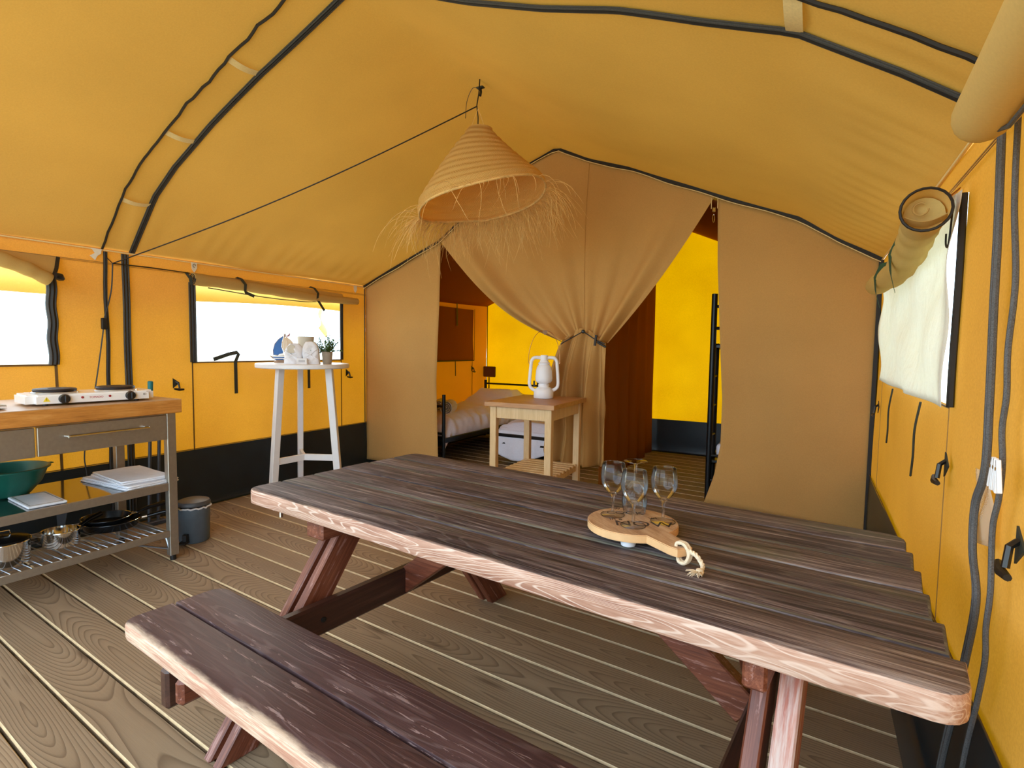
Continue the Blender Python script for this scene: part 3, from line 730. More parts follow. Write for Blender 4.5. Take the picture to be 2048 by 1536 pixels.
# open near end: a dark hollow with folded layers
d = (cp[1]-cp[0]).normalized(); u1 = d.cross(Vector((0, 0, 1))).normalized(); u2 = d.cross(u1)
mb = MB(); L = [[], []]
for k in range(18):
    a = k*2*math.pi/18; L[0].append((u1*math.cos(a)*1.05+u2*math.sin(a)*0.9)*0.078-d*0.05)
mb.tube([cp[0]-d*0.055, cp[0]-d*0.001, cp[0]+d*0.09], [0.060, 0.056, 0.0525], 18, cap=False)
mb.obj('open_end', 'canvas_cream', rr_, smooth=True)
MB().tube([cp[0]-d*0.055+(u1*math.cos(a)+u2*math.sin(a))*0.060 for a in [i*2*math.pi/22 for i in range(22)]], 0.004, 6, closed=True).obj('end_piping', 'piping', rr_, smooth=True)
MB().sheet(lambda u, v: cp[0]+d*(-0.045+0.03*v)+u1*lerp(-0.05, 0.05, u)+u2*(0.012+0.018*math.sin(u*math.pi)+0.008*v), 10, 3, thick=0.002).obj('inner_fold', 'canvas_roll', rr_, smooth=True, auto=60)
MB().tube([cp[0]-d*0.02+u1*(0.018*math.cos(a)-0.01)+u2*(0.018*math.sin(a)-0.012) for a in [i*5.2/14 for i in range(15)]], 0.003, 5).obj('inner_loop', 'canvas_roll', rr_, smooth=True)
for yy, zz in ((2.45, 1.62), (3.0, 1.60)):
    MB().ribbon(rel(rr_, [(0.30, yy-0.08, zz+0.06), (0.245, yy-0.03, zz+0.05), (0.228, yy, zz), (0.238, yy+0.05, zz-0.055), (0.26, yy+0.12, zz-0.11)]), 0.035, (-1, -0.3, 0.1)).obj('strap', 'green_strap', rr_, smooth=True)
MB().sheet(lambda u, v: Vector((lerp(0.365, 0.30, v), lerp(2.13, 2.0, v)+0.0*u+u*0.06, lerp(1.77, 1.70, v)+0.0*u))-Vector(rr_.location), 3, 5, thick=0.003).obj('corner_flap', 'canvas_brown', rr_, smooth=True, auto=60)
# hook
hk = thing('wire_hook', 'small dark wire S-hook at the top of the right-hand window', 'hook', (0.335, 2.06, 1.60))
MB().tube(curve_pts([(0, 0.02, 0.085), (0, -0.005, 0.105), (0, -0.02, 0.08), (0, 0.0, 0.0), (0, 0.02, -0.015), (0, 0.045, 0.0), (0, 0.05, 0.03)], 5), 0.0028, 6).obj('hook_wire', 'piping', hk, smooth=True)

# sheer curtain over the right window
ct = thing('window_curtain', 'wrinkled white translucent curtain in the right-hand window', 'curtain', (XR-0.03, 2.97, 1.10))
def P(u, v):
    y = lerp(-0.935, 0.90, u); z = lerp(0.01, 0.64, v)
    f = 0.010*math.sin((u*1.2+v*0.5)*16)*(0.4+v)+0.016*pnoise(Vector((u*4, v*3, 1)))+0.010*math.sin((u*3-v*2)*5)
    return (-0.006+f*0.8-0.015*math.exp(-((u-0.35)/0.05)**2)*math.exp(-((v-0.1)/0.12)**2), y, z)
MB().sheet(P, 60, 24, thick=0.0015).obj('curtain_cloth', 'sheer', ct, smooth=True, auto=None)
for y0, y1, l in ((-0.62, -0.46, 0.28), (0.15, 0.30, 0.27)):
    MB().tube(curve_pts([(-0.012, y0, 0.0), (-0.02, y0+0.03, -0.1), (-0.016, y0+0.06, -0.2), (-0.014, y0+0.10, -l)], 5), 0.004, 5).obj('tie_cord', 'strap', ct, smooth=True)
# outer fly sheets seen through the windows (hang from the eaves outside)
fl = bpy.data.objects.new('trim_1', None); COL.objects.link(fl); fl.location = (XL-0.25, 2.5, 1.6); fl['kind'] = 'structure'
MB().sheet(lambda u, v: (-0.02*math.sin(u*9), lerp(-3.9, 4.3, u), lerp(0.0, 0.42, v)+0.03*math.sin(u*math.pi*4)), 60, 4, thick=0.002).obj('fly_valance', 'fly', fl, smooth=True, auto=None)
MB().sheet(lambda u, v: (-0.22-0.1*u, lerp(1.66+0.05*v, 1.86-0.08*v, u)+0.03*math.sin(v*9), lerp(-0.16-0.1*u, 0.14, v)), 8, 8, thick=0.002).obj('fly_corner', 'fly_pale', fl, smooth=True, auto=None)

# thick rolled door canvas at the top right, by the camera
dr = thing('rolled_canvas', 'thick cream rolled canvas bundle under the roof corner by the right wall', 'canvas', (0.27, 1.46, 1.735))
MB().tube(curve_pts([(0, 0, 0), (0, -0.1, -0.0), (-0.005, -0.3, 0.005), (-0.02, -0.8, 0.01), (-0.02, -1.6, 0.01)], 5), [0.018, 0.04, 0.048, 0.052, 0.053]+[0.054]*16, 18).obj('rolled_body', 'canvas_cream', dr, smooth=True)
MB().tube([(0.03, 0.03, 0.05), (0.01, -0.01, 0.025), (0, -0.04, -0.035), (0.02, -0.14, -0.055), (0.02, -0.4, -0.05)], 0.005, 6).obj('piping', 'cord', dr, smooth=True)
MB().box(0.03, 0.045, 0.05, (0.05, 0.05, 0.10), bev=0.008).obj('strap_knot', 'black', dr)

# ---------------- floor: deck boards
floor = bpy.data.objects.new('floor', None); COL.objects.link(floor); floor['kind'] = 'structure'; floor.location = (-1.9, 2.5, 0)
PA = R(-5.3); PITCHB = 0.166
def plank_mesh(L):
    mb = MB(); W = PITCHB-0.009; b_ = 0.0045; t = 0.028
    ys = [-W/2, -W/2+b_, W/2-b_, W/2]
    vs = []
    for x in (-L/2, L/2):
        vs += [(x, -W/2, -t), (x, -W/2, -0.007), (x, -W/2+b_, 0), (x, W/2-b_, 0), (x, W/2, -0.007), (x, W/2, -t)]
    mb.add(vs, [[2, 8, 9, 3]], 0)
    base = 0
    for q in ([1, 7, 8, 2], [3, 9, 10, 4], [0, 6, 7, 1], [4, 10, 11, 5], [0, 1, 2, 3, 4, 5], [11, 10, 9, 8, 7, 6], [5, 11, 6, 0]):
        mb.f.append(q); mb.mi.append(1 if q in ([1, 7, 8, 2], [3, 9, 10, 4]) else 0)
    return mb.mesh('plank', ['deck', 'deck_edge'])
pm = plank_mesh(4.75)
du = Vector((math.cos(PA), math.sin(PA), 0)); dv = Vector((-math.sin(PA), math.cos(PA), 0))
k = -13
while True:
    v = 0.503-0.083+PITCHB*k   # centre line of the board
    # centre point at x = -1.89
    c = dv*v; s_ = (-1.89-c.x)/du.x; c = c+du*s_
    if c.y > YR+0.2: break
    if c.y > YF-0.3:
        o = bpy.data.objects.new('plank', pm); COL.objects.link(o); o.parent = floor
        o.location = c-Vector(floor.location)+Vector((0, 0, 0)); o.rotation_euler = (rnd.uniform(-0.004, 0.004), 0, PA)
    k += 1
# dark ground below the gaps and the pale ground outside
g = bpy.data.objects.new('ground', None); COL.objects.link(g); g['kind'] = 'structure'
MB().add([(-4.3, YF-0.2, -0.1), (0.6, YF-0.2, -0.1), (0.6, YR+0.2, -0.1), (-4.3, YR+0.2, -0.1)], [[0, 1, 2, 3]]).obj('soil', plain('dark_soil', srgb(40, 32, 24), 0.95), g)
MB().add([(-60, -60, -0.12), (60, -60, -0.12), (60, 60, -0.12), (-60, 60, -0.12)], [[0, 1, 2, 3]]).obj('sandy_ground', 'sand', g)

# ---------------- the partition between living room and sleeping cabins
part = bpy.data.objects.new('wall_back', None); COL.objects.link(part); part['kind'] = 'structure'; part.location = (-1.9, YB-0.01, 0)
PO = Vector(part.location)
def Pl(u, v):
    z0, z1 = 0.055, 1
    x = lerp(XL+0.01, interp([(0, -3.20), (0.4, -3.23), (0.75, -3.195), (1, -3.18)], v), u)
    zt = interp(PB, x)-0.01; z = lerp(0.055, zt, v)
    f = 0.012*pnoise(Vector((x*3, z*0.9, 2)))+0.010*math.sin(u*7+v*2)*(1-v)
    return Vector((x, YB-0.01+f, z))-PO
MB().sheet(Pl, 24, 40, thick=0.0015).obj('side_panel', 'canvas_tan', part, smooth=True, auto=None, label='left tan canvas panel of the partition')
def Pr(u, v):
    zt0 = 2.41; z_ = lerp(0.09, 2.39, v)
    xl = interp([(0.09, -0.69), (0.3, -0.625), (0.55, -0.585), (0.9, -0.585), (1.4, -0.62), (1.9, -0.655), (2.39, -0.672)], z_)
    x = lerp(xl, XR-0.01, u); zt = interp(PB, max(x, -0.67))-0.01
    z = lerp(lerp(0.10, 0.045, u), zt, v)
    f = 0.03*math.sin(u*11-v*1.5)*math.sin(math.pi*min(1, v*1.1))*0.5*(1-u*0.4)+0.012*pnoise(Vector((x*3, z*0.8, 7)))
    f *= min(1, (1-v)*5+0.1)
    return Vector((x, YB-0.01+f, z))-PO
MB().sheet(Pr, 40, 50, thick=0.0015).obj('side_panel', 'canvas_tan', part, smooth=True, auto=None, label='right tan canvas panel of the partition')
# centre panel, gathered by a cord
def Tp(u):
    x = lerp(-3.18, -0.69, u); return Vector((x, 0, interp(PB, x)-0.012))
def Gp(u):
    return Vector((lerp(-1.895, -1.485, u), 0, 1.315+0.085*math.sin(math.pi*u)**1.5))
def uu(u):   # more cloth near both edges
    return 0.5-0.5*math.cos(math.pi*u)
def Pc(u, v):
    a = uu(u); t = Tp(a); q = Gp(a); p = t.lerp(q, v)
    dl = (1-a)**2.2; drr = a**2.2
    sag = math.sin(math.pi*v)
    # left edge hangs in a bow, right edge almost straight
    p.z -= 0.145*sag*dl+0.06*sag*drr
    p.x -= 0.02*sag*dl
    env = v**1.3
    y = 0.0
    y += 0.07*env*math.cos(a*19.0+0.6)*math.exp(-((a-0.12)/0.17)**2)
    y += 0.045*env*math.cos(a*17.0)*math.exp(-((a-0.9)/0.16)**2)
    y += 0.030*env*math.cos(a*38)
    y += 0.05*math.sin(math.pi*v)*math.exp(-((a-0.80)/0.09)**2)*v
    y += 0.05*math.sin(math.pi*v)**0.7*math.exp(-((a-0.13)/0.05)**2)
    y -= 0.05*math.sin(math.pi*v)**0.7*math.exp(-((a-0.05)/0.035)**2)
    y += 0.012*math.sin(a*9+v*3)*math.sin(math.pi*v)
    # wrinkles across the left half
    y += 0.004*math.sin(p.z*26+a*5)*math.exp(-((a-0.40)/0.12)**2)*math.sin(math.pi*v)
    y += 0.05*v**1.4*(1-abs(math.sin(a*15.7+0.4)))*(0.4+0.6*abs(2*a-1))
    y += 0.022*math.sin(math.pi*v)**0.6*math.cos(a*62)*math.exp(-((a-0.12)/0.09)**2)
    y += 0.018*math.sin(math.pi*v)**0.6*math.cos(a*58)*math.exp(-((a-0.9)/0.07)**2)
    y -= 0.05*v*v
    return p+Vector((0, YB-0.015+y, 0))-PO
cen = MB().sheet(Pc, 130, 60, thick=0.0015).obj('door_panel', 'canvas_tan', part, smooth=True, auto=None, label='middle tan canvas panel tied together at hip height')
def Bt(u, v):
    g_ = Gp(u)
    bx = lerp(-2.06, -1.475, u); bz = 0.27+0.10*(1-min(1, u/0.2))**2+0.05*max(0, (u-0.85)/0.15)**2
    s_ = v**0.75
    x = lerp(g_.x, bx, s_)
    x -= 0.07*math.sin(math.pi*min(1, v*1.3))*(1-u)
    z = lerp(g_.z+0.035*math.sin(math.pi*u), bz, v)
    x += 0.03*math.sin(v*7+u*9)*0.4*v
    amp = 0.025+0.075*min(1, v*3)
    y = amp*(1.6*abs(math.cos(u*10.5+v*0.8))-0.8)+0.022*math.cos(u*43+v*3)*(0.5+0.5*v)+0.03*pnoise(Vector((u*6, v*3, 4)))
    y -= 0.05*(1-v)
    y += 0.03*math.exp(-((v-0.55)/0.08)**2)*math.cos(u*12)
    return Vector((x, YB-0.02+y, z))-PO
MB().sheet(Bt, 110, 70, thick=0.0015).obj('door_panel_tail', 'canvas_tan', part, smooth=True, auto=None, label='hanging gathered lower end of the middle panel')
# central sewn seam of the middle panel
MB().tube([Vector(Pc(0.565-0.03*v, v))+Vector((0, -0.004, 0)) for v in [i/30 for i in range(30)]], 0.0035, 5).obj('panel_seam', 'canvas_tan', part, smooth=True)
# black edging along the roof line and down the right corner
ed = [(x, YB-0.03, interp(PB, x)+0.004*math.sin(x*14)) for x in [lerp(-4.15, 0.37, i/70) for i in range(71)]]
MB().ribbon([Vector(e)-PO for e in ed], 0.034, (0, -1, 0), thick=0.02).obj('edge_band', 'piping', part)
MB().tube([Vector((e[0], e[1]-0.006, e[2]-0.026))-PO for e in ed], 0.0035, 5).obj('edge_seam', 'tab', part, smooth=True)
MB().ribbon([Vector((XR-0.012, YB-0.03, z))-PO for z in (1.87, 1.2, 0.6, 0.03)], 0.026, (-0.5, -1, 0), thick=0.02).obj('edge_band', 'piping', part)
MB().ribbon([Vector((XL+0.012, YB-0.03, z))-PO for z in (1.86, 0.06)], 0.008, (0.5, -1, 0), thick=0.006).obj('edge_band', 'piping', part)
# zip slider
zs = MB().box(0.022, 0.01, 0.035, Vector((-0.69, YB-0.045, 2.30))-PO, bev=0.004)
zs.tube([Vector((-0.69+0.008*math.cos(a), YB-0.052, 2.235+0.028*math.sin(a)))-PO for a in [i*2*math.pi/12 for i in range(12)]], 0.0028, 5, closed=True)
zs.obj('zip_slider', 'chrome', part)
for dx in (-0.022, 0.022):
    MB().tube([Vector((-0.69+dx, YB-0.03, z))-PO for z in (2.39, 2.31)], 0.0025, 5).obj('stitching', 'tab', part)
# cord that ties the panel
td = thing('tie_cord', 'black tie cord with toggle gathering the middle canvas panel', 'cord', (-1.66, YB-0.13, 1.40))
MB().tube([(-0.185, -0.02, -0.10), (-0.16, -0.03, -0.085), (0, 0, 0.005), (0.13, -0.02, -0.07), (0.19, 0.0, -0.095)], 0.005, 6).obj('cord_strand', 'black', td, smooth=True)
MB().tube([(0.125, -0.03, -0.025), (0.115, -0.035, -0.11)], 0.011, 8).obj('toggle', 'black', td, smooth=True)
MB().box(0.03, 0.02, 0.03, (0, 0, 0.005), bev=0.008).obj('knot', 'black', td)
MB().tube([(0.13, -0.02, -0.08), (0.20, -0.01, -0.12)], 0.009, 6).obj('loop', 'piping', td, smooth=True)

# divider curtain between the cabins
dvd = tag(MB().sheet(lambda u, v: (lerp(-1.60, -1.70, u)+0.03*math.sin(u*34+v*2)*(1-0.5*v)+0.02*pnoise(Vector((u*9, v*2, 8))), lerp(YB+0.12, YR-0.10, u)-0.10*(1-v)*(u-0.4), lerp(0.03, roof_z(-1.65, 6)-0.06, v)), 80, 24, thick=0.0015).obj('divider_curtain', 'canvas_brown', None, smooth=True, auto=None), 'brown canvas curtain dividing the two sleeping cabins behind the partition', 'curtain')

# toggles on the walls
def toggle(loc, inn, label):
    t = thing('wall_toggle', label, 'toggle', loc, group=None)
    if inn < 0: t.rotation_euler = (0, 0, math.pi)
    MB().prism([(0, 0), (0.05, -0.035), (0.0, -0.075)], 0, 0.004, T=Matrix(((0, 0, 1, 0), (1, 0, 0, -0.03), (0, 1, 0, 0.055), (0, 0, 0, 1)))).obj('patch', 'strap', t)
    MB().tube([(0.005, -0.01, 0.03), (0.02, 0.0, 0.02), (0.025, 0.005, -0.02)], 0.007, 6).obj('loop', 'black', t, smooth=True)
    MB().tube([(0.026, -0.035, -0.022), (0.03, 0.0, -0.03), (0.028, 0.035, -0.03)], [0.006, 0.010, 0.007], 8).obj('peg', 'black', t, smooth=True)
toggle((XL+0.012, 2.385, 0.95), 1, 'black toggle on the yellow wall between kitchen unit and window')
toggle((XL+0.012, 4.10, 0.97), 1, 'black toggle on the yellow wall to the right of the bar table')
toggle((XR-0.012, 2.03, 0.92), -1, 'black toggle below the near corner of the curtained window')
toggle((XR-0.012, 3.98, 0.92), -1, 'black toggle in the corner beside the right canvas panel')
toggle((XR-0.012, 1.355, 0.885), -1, 'black toggle cut by the right border of the photo')
toggle((XL+0.012, 6.43, 0.95), 1, 'black toggle below the closed blind in the sleeping cabin')
# straps of window 2 hanging below the sill
st = thing('window_strap', 'dark strap flipped up over the sill left of the bar table', 'strap', (XL+0.02, 2.85, 1.12))
MB().ribbon([(0.012, 0, -0.26), (0.010, 0, 0.0), (0.02, 0.02, 0.06), (0.03, 0.0, 0.075), (0.035, -0.08, 0.06), (0.03, -0.20, 0.02)], 0.03, (1, 0, 0)).obj('webbing', 'strap', st, smooth=True)
st = thing('window_strap', 'dark strap hanging straight down behind the bar table legs', 'strap', (XL+0.02, 3.59, 1.12))
MB().ribbon([(0.012, 0, -0.26), (0.010, 0, 0.0)], 0.03, (1, 0, 0)).obj('webbing', 'strap', st, smooth=True)

# rear cabin oddments
pc = thing('wall_pouch', 'small brown square pouch hanging in the rear corner of the cabin', 'pouch', (XL+0.10, 6.74, 0.84))
MB().box(0.20, 0.03, 0.15, (0, 0, 0.075), bev=0.01).obj('pouch_body', 'rust', pc)
MB().ribbon([(0, -0.01, 0), (0.0, -0.01, -0.2)], 0.02, (0, -1, 0)).obj('strap', 'rust', pc)

# ================================================================ picnic table
TH = R(-6.5)
pt = thing('picnic_table', 'weathered dark brown wooden picnic table with a worn pale front edge', 'table', (-0.758, 1.606, 0), TH)
def board(a0, a1, c0, c1, z0, z1, rad=(0, 0, 0, 0), bev=0.006, jit=0.0):
    """board along local X with rounded plan corners; returns MB with 0 = face wood, 1 = edge wood"""
    cx, cy = (a0+a1)/2, (c0+c1)/2; hx, hy = (a1-a0)/2, (c1-c0)/2
    poly = []
    for (sx, sy, r_, st) in ((1, -1, rad[1], -90), (1, 1, rad[2], 0), (-1, 1, rad[3], 90), (-1, -1, rad[0], 180)):
        if r_ <= 0: poly.append((sx*hx, sy*hy)); continue
        for k in range(5):
            a = R(st+90*k/4); poly.append((sx*(hx-r_)+r_*math.cos(a), sy*(hy-r_)+r_*math.sin(a)))
    b = bmesh.new(); vs = [b.verts.new((x, y, (z1-z0)/2)) for x, y in poly]; f = b.faces.new(vs)
    b.normal_update()
    if f.normal.z < 0: f.normal_flip()
    ex = bmesh.ops.extrude_face_region(b, geom=[f]); nv = [g for g in ex['geom'] if isinstance(g, bmesh.types.BMVert)]
    for v in nv: v.co.z = -(z1-z0)/2
    bmesh.ops.recalc_face_normals(b, faces=b.faces[:])
    te = [e for e in b.edges if all(abs(v.co.z-(z1-z0)/2) < 1e-6 for v in e.verts)]
    be = [e for e in b.edges if all(abs(v.co.z+(z1-z0)/2) < 1e-6 for v in e.verts)]
    bmesh.ops.bevel(b, geom=te+be, offset=bev, segments=2, affect='EDGES', profile=0.5)
    b.normal_update(); mb = MB(); b.verts.index_update()
    for v in b.verts: mb.v.append(v.co.copy())
    for f in b.faces:
        nz = abs(f.normal.z)
        mb.f.append([v.index for v in f.verts]); mb.mi.append(1 if f.normal.y < -0.45 or (nz < 0.6 and f.normal.y < 0.3) else (2 if 0.3 < nz < 0.97 else 0))
    b.free(); return mb, (cx, cy, (z0+z1)/2)
W6 = 0.875/6
for i in range(6):
    c0 = -0.445+W6*i+0.003; c1 = c0+W6-0.006
    a0 = -1.015+rnd.uniform(-0.008, 0.008); a1 = (1.054, 1.036, 1.017, 1.002, 0.987, 0.974)[i]+rnd.uniform(-0.003, 0.003)
    rad = [0, 0, 0, 0]
    if i == 0: rad = [0.05, 0.05, 0, 0]
    if i == 5: rad = [0, 0, 0.05, 0.05]
    mb, ctr = board(a0, a1, c0, c1, 0.686, 0.74+rnd.uniform(-0.001, 0.001), rad, 0.007)
    mb.obj('tabletop_board', ['top_front' if i == 0 else 'top_wood', 'edge_wood' if i == 0 else ('gap_grey' if i in (2, 4) else 'top_wood'), 'top_front' if i == 0 else ('gap_grey' if i in (1, 2, 4) else 'top_wood')], pt, smooth=True, auto=35).location = ctr
for sgn, leg1, leg2, bm_, bat in ((-1, (-0.745, -0.71), (-0.69, -0.655), (-0.65, -0.61), (-0.70, -0.612)), (1, (0.715, 0.75), (0.765, 0.808), (0.665, 0.705), (0.712, 0.758))):
    for li, (l0, l1) in enumerate((leg1, leg2)):
        for cs in (-1, 1):
            dx = -0.19 if (sgn == 1 and cs == 1) else 0.0
            top = 0.684 if not (sgn == 1 and li == 0 and cs == -1) else 0.605
            f = lambda z: 0.317+(0.576-z)*0.728
            wd = 0.125
            poly = [(cs*f(0.0), 0.0), (cs*(f(0.0)-wd), 0.0), (cs*(f(top)-wd), top), (cs*f(top), top)]
            # local frame with X along the leg so that the grain follows it
            A = Vector((0, cs*(f(0)-wd/2), 0)); B = Vector((0, cs*(f(top)-wd/2), top)); X = (B-A).normalized(); Yv = Vector((1, 0, 0)); Z = X.cross(Yv)
            T = Matrix((X, Yv, Z)).transposed().to_4x4(); T.translation = A+Vector(((l0+l1)/2, 0, 0)); Ti = T.inverted()
            vs = [Ti @ Vector((xx, p[0], p[1])) for xx in (l0, l1) for p in poly]
            b = bmesh.new(); bv = [b.verts.new(v) for v in vs]
            for q in ([0, 1, 2, 3], [7, 6, 5, 4], [0, 4, 5, 1], [1, 5, 6, 2], [2, 6, 7, 3], [3, 7, 4, 0]): b.faces.new([bv[k] for k in q])
            bmesh.ops.recalc_face_normals(b, faces=b.faces[:])
            bmesh.ops.bevel(b, geom=b.edges[:], offset=0.004, segments=1, affect='EDGES')
            mb = MB().bm(b)
            mt = 'leg_pale' if (sgn == 1 and li == 1) else 'leg_wood'
            T.translation.x += dx; o = mb.obj('leg', mt, pt); o.matrix_local = T
    def part_box(name, a0, a1, c0, c1, z0, z1, mat, bev=0.004, along='y'):
        o = MB().box(c1-c0, a1-a0, z1-z0, bev=bev).obj(name, mat, pt)
        o.location = ((a0+a1)/2, (c0+c1)/2, (z0+z1)/2); o.rotation_euler = (0, 0, math.pi/2); return o
    part_box('batten', bat[0], bat[1], -0.40, 0.40, 0.612, 0.685, 'leg_wood', 0.006)
    part_box('seat_beam', bm_[0], bm_[1], -0.885, 0.885, 0.29, 0.399, 'beam_wood', 0.008)
    for cs in (-1, 1):
        x0 = -0.57 if sgn < 0 else 0.55
        part_box('seat_cleat', x0, x0+0.035, min(cs*0.885, cs*0.62), max(cs*0.885, cs*0.62), 0.325, 0.399, 'leg_wood', 0.012)
    o = MB().bar((sgn*0.20, 0, 0.675), (sgn*0.655, 0, 0.32), 0.045, 0.09, upv=(0, 0, 1), bev=0.004)
    o.obj('brace', 'leg_wood', pt)
    for cc, zz in ((-0.52, 0.345), (0.52, 0.345), (-0.40, 0.345)):
        MB().lathe([(0.0, 0.0), (0.009, 0.0), (0.009, 0.006), (0.0, 0.008)], 8, T=Matrix.Translation((bm_[1 if sgn < 0 else 0], cc, zz)) @ Matrix.Rotation(R(90)*(1 if sgn < 0 else -1), 4, 'Y')).obj('bolt', 'black', pt)
for cs in (-1, 1):
    for k in range(2):
        c0 = -0.885+k*0.154; c1 = c0+0.146
        if cs > 0: c0, c1 = -c1, -c0
        rad = [0, 0, 0, 0]
        if (k == 0) == (cs < 0): rad = [0.045, 0.045, 0, 0]
        if (k == 1) == (cs < 0): rad = [0, 0, 0.045, 0.045]
        mb, ctr = board(-0.907, 1.0, c0, c1, 0.40, 0.45, rad, 0.008)
        mb.obj('bench_board', ['bench_front' if (k == 0 and cs < 0) else 'bench_wood', 'bench_edge' if (k == 0 and cs < 0) else 'bench_wood', 'bench_front' if (k == 0 and cs < 0) else 'bench_wood'], pt, smooth=True, auto=35).location = ctr
MB().lathe([(0.0, 0), (0.006, 0), (0.006, 0.018), (0.0, 0.020)], 8, at=(-0.80, -0.43, 0.668)).obj('bolt', 'chrome', pt)

# ---------------- serving board and glasses
sb = thing('serving_board', 'round wooden serving board with handle, feet and rope loop on the picnic table', 'serving board', (-0.43, 1.512, 0.74), R(-40))
poly = []
Rb = 0.126
for k in range(41):
    a = R(17)+R(326)*k/40; poly.append((Rb*math.cos(a), Rb*math.sin(a)))
poly += [(0.205, -0.030), (0.228, -0.022), (0.228, 0.022), (0.205, 0.030)]
b = bmesh.new(); f = b.faces.new([b.verts.new((x, y, 0.044)) for x, y in poly]); b.normal_update()
ex = bmesh.ops.extrude_face_region(b, geom=[f])
for g_ in ex['geom']:
    if isinstance(g_, bmesh.types.BMVert): g_.co.z = 0.022
bmesh.ops.recalc_face_normals(b, faces=b.faces[:])
bmesh.ops.bevel(b, geom=[e for e in b.edges if abs(e.verts[0].co.z-e.verts[1].co.z) < 1e-6], offset=0.002, segments=2, affect='EDGES')
b.normal_update(); b.verts.index_update(); mb = MB(); mb.v = [v.co.copy() for v in b.verts]
for f in b.faces: mb.f.append([v.index for v in f.verts]); mb.mi.append(1 if abs(f.normal.z) < 0.7 else 0)
b.free(); mb.obj('board', ['mango', 'mango_edge'], sb, smooth=True, auto=35)
for a in (200, 320, 80):
    MB().lathe([(0.010, 0), (0.019, 0.004), (0.021, 0.013), (0.016, 0.0225)], 16, at=(0.09*math.cos(R(a)), 0.09*math.sin(R(a)), 0)).obj('foot', 'board_white', sb, smooth=True)
MB().lathe([(0.008, 0.0), (0.0095, 0.0006)], 16, at=(0.205, 0, 0.0441)).obj('hole', 'burnt', sb)
rp = curve_pts([(0.205, 0.0, 0.030), (0.205, 0.0, 0.050), (0.222, 0.010, 0.050), (0.236, 0.012, 0.030), (0.238, 0.0, 0.012), (0.225, -0.008, 0.012), (0.21, 0, 0.02)], 6)
mb = MB(); mb.tube(rp, 0.0048, 7); mb.tube([p+Vector((0.004, -0.010, 0.001)) for p in rp], 0.0045, 7)
mb.obj('rope_loop', 'rope', sb, smooth=True)
tail = curve_pts([(0.236, 0.004, 0.040), (0.255, 0.012, 0.034), (0.275, 0.014, 0.018), (0.286, 0.004, 0.010), (0.292, -0.008, 0.008)], 6)
mb = MB(); n = len(tail)
for s_ in (0, 1, 2):
    pp = []
    for i, p in enumerate(tail):
        a = i*0.9+s_*2.1; pp.append(p+Vector((0, math.cos(a)*0.003, math.sin(a)*0.003)))
    mb.tube(pp, 0.0034, 6)
mb.lathe([(0.0, -0.009), (0.008, -0.006), (0.0105, 0), (0.008, 0.006), (0.0, 0.009)], 12, at=(0.292, -0.008, 0.0105))
mb.obj('rope_tail', 'rope', sb, smooth=True)
mb = MB()
for k in range(46):
    a = rnd.uniform(-1.1, 0.5)-0.9; e = Vector((math.cos(a), math.sin(a), rnd.uniform(-0.15, 0.25)))*rnd.uniform(0.02, 0.034)
    p0 = Vector((0.292, -0.010, 0.010)); q = p0+e; q.z = max(0.0025, q.z)
    mb.tube([p0, p0.lerp(q, 0.55)+Vector((rnd.uniform(-.003, .003), rnd.uniform(-.003, .003), 0.003)), q], [0.0014, 0.0013, 0.0006], 4)
mb.obj('rope_tassel', 'rope', sb, smooth=True, kind='stuff')
# burnt letters (only the ones that show between the glass feet); they read from the far left to the near right
WT = Matrix.Rotation(-R(-40), 4, 'Z')   # to table/world axes
def letters(body, wx, wy, size, ang):
    L = WT @ Vector((wx-sb.location.x, wy-sb.location.y, 0)); L.z = 0.0441
    return text('lettering', body, size, 'burnt', sb, Matrix.Translation(L) @ WT @ Matrix.Rotation(R(ang), 4, 'Z'))
letters('w', -0.505, 1.602, 0.030, 28)
letters('COOK', -0.470, 1.570, 0.036, 26)
letters('in a', -0.475, 1.500, 0.026, 26)
letters("wi", -0.385, 1.562, 0.026, 26)
letters('NOW', -0.392, 1.496, 0.062, 24)

def wine_glass(label, loc, flip=False, rz=0):
    t = thing('wine_glass', label, 'wine glass', loc, rz, 'wine glasses on the serving board')
    out = [(0.0, 0.0), (0.034, 0.0), (0.0345, 0.0015), (0.022, 0.004), (0.008, 0.0085), (0.0048, 0.014), (0.0042, 0.035), (0.0046, 0.052), (0.0075, 0.060), (0.014, 0.066), (0.024, 0.076), (0.0325, 0.090), (0.0365, 0.106), (0.037, 0.122), (0.0345, 0.142), (0.032, 0.154)]
    inn = [(0.0312, 0.154), (0.0335, 0.142), (0.0358, 0.122), (0.0352, 0.106), (0.031, 0.091), (0.0225, 0.078), (0.012, 0.070), (0.0, 0.068)]
    mb = MB().lathe(out[:10]+[(0.012, 0.0675), (0.0, 0.067)], 40, cap=False)
    mb.mi = [2 if max(mb.v[i].z for i in f) < 0.0086 else 0 for f in mb.f]
    mb.tube([(0.0342*math.cos(k*math.pi/20), 0.0342*math.sin(k*math.pi/20), 0.0014) for k in range(40)], 0.0008, 5, mi=1, closed=True)
    mb.lathe([(0.014, 0.066)]+out[10:]+[(0.0322, 0.1545), (0.0312, 0.154)], 40, mi=1, cap=False)
    mb.obj('glass_body', ['glass', 'thin_glass', 'foot_glass'], t, smooth=True, auto=None)
    if flip: t.rotation_euler = (math.pi, 0, 0); t.location.z += 0.155
    return t
GZ = 0.7845
wine_glass('wine glass at the left of the serving board', (-0.495, 1.532, GZ))
wine_glass('wine glass nearest the board handle, in front of the upside-down one', (-0.415, 1.468, GZ))
wine_glass('wine glass at the right of the serving board', (-0.352, 1.545, GZ))
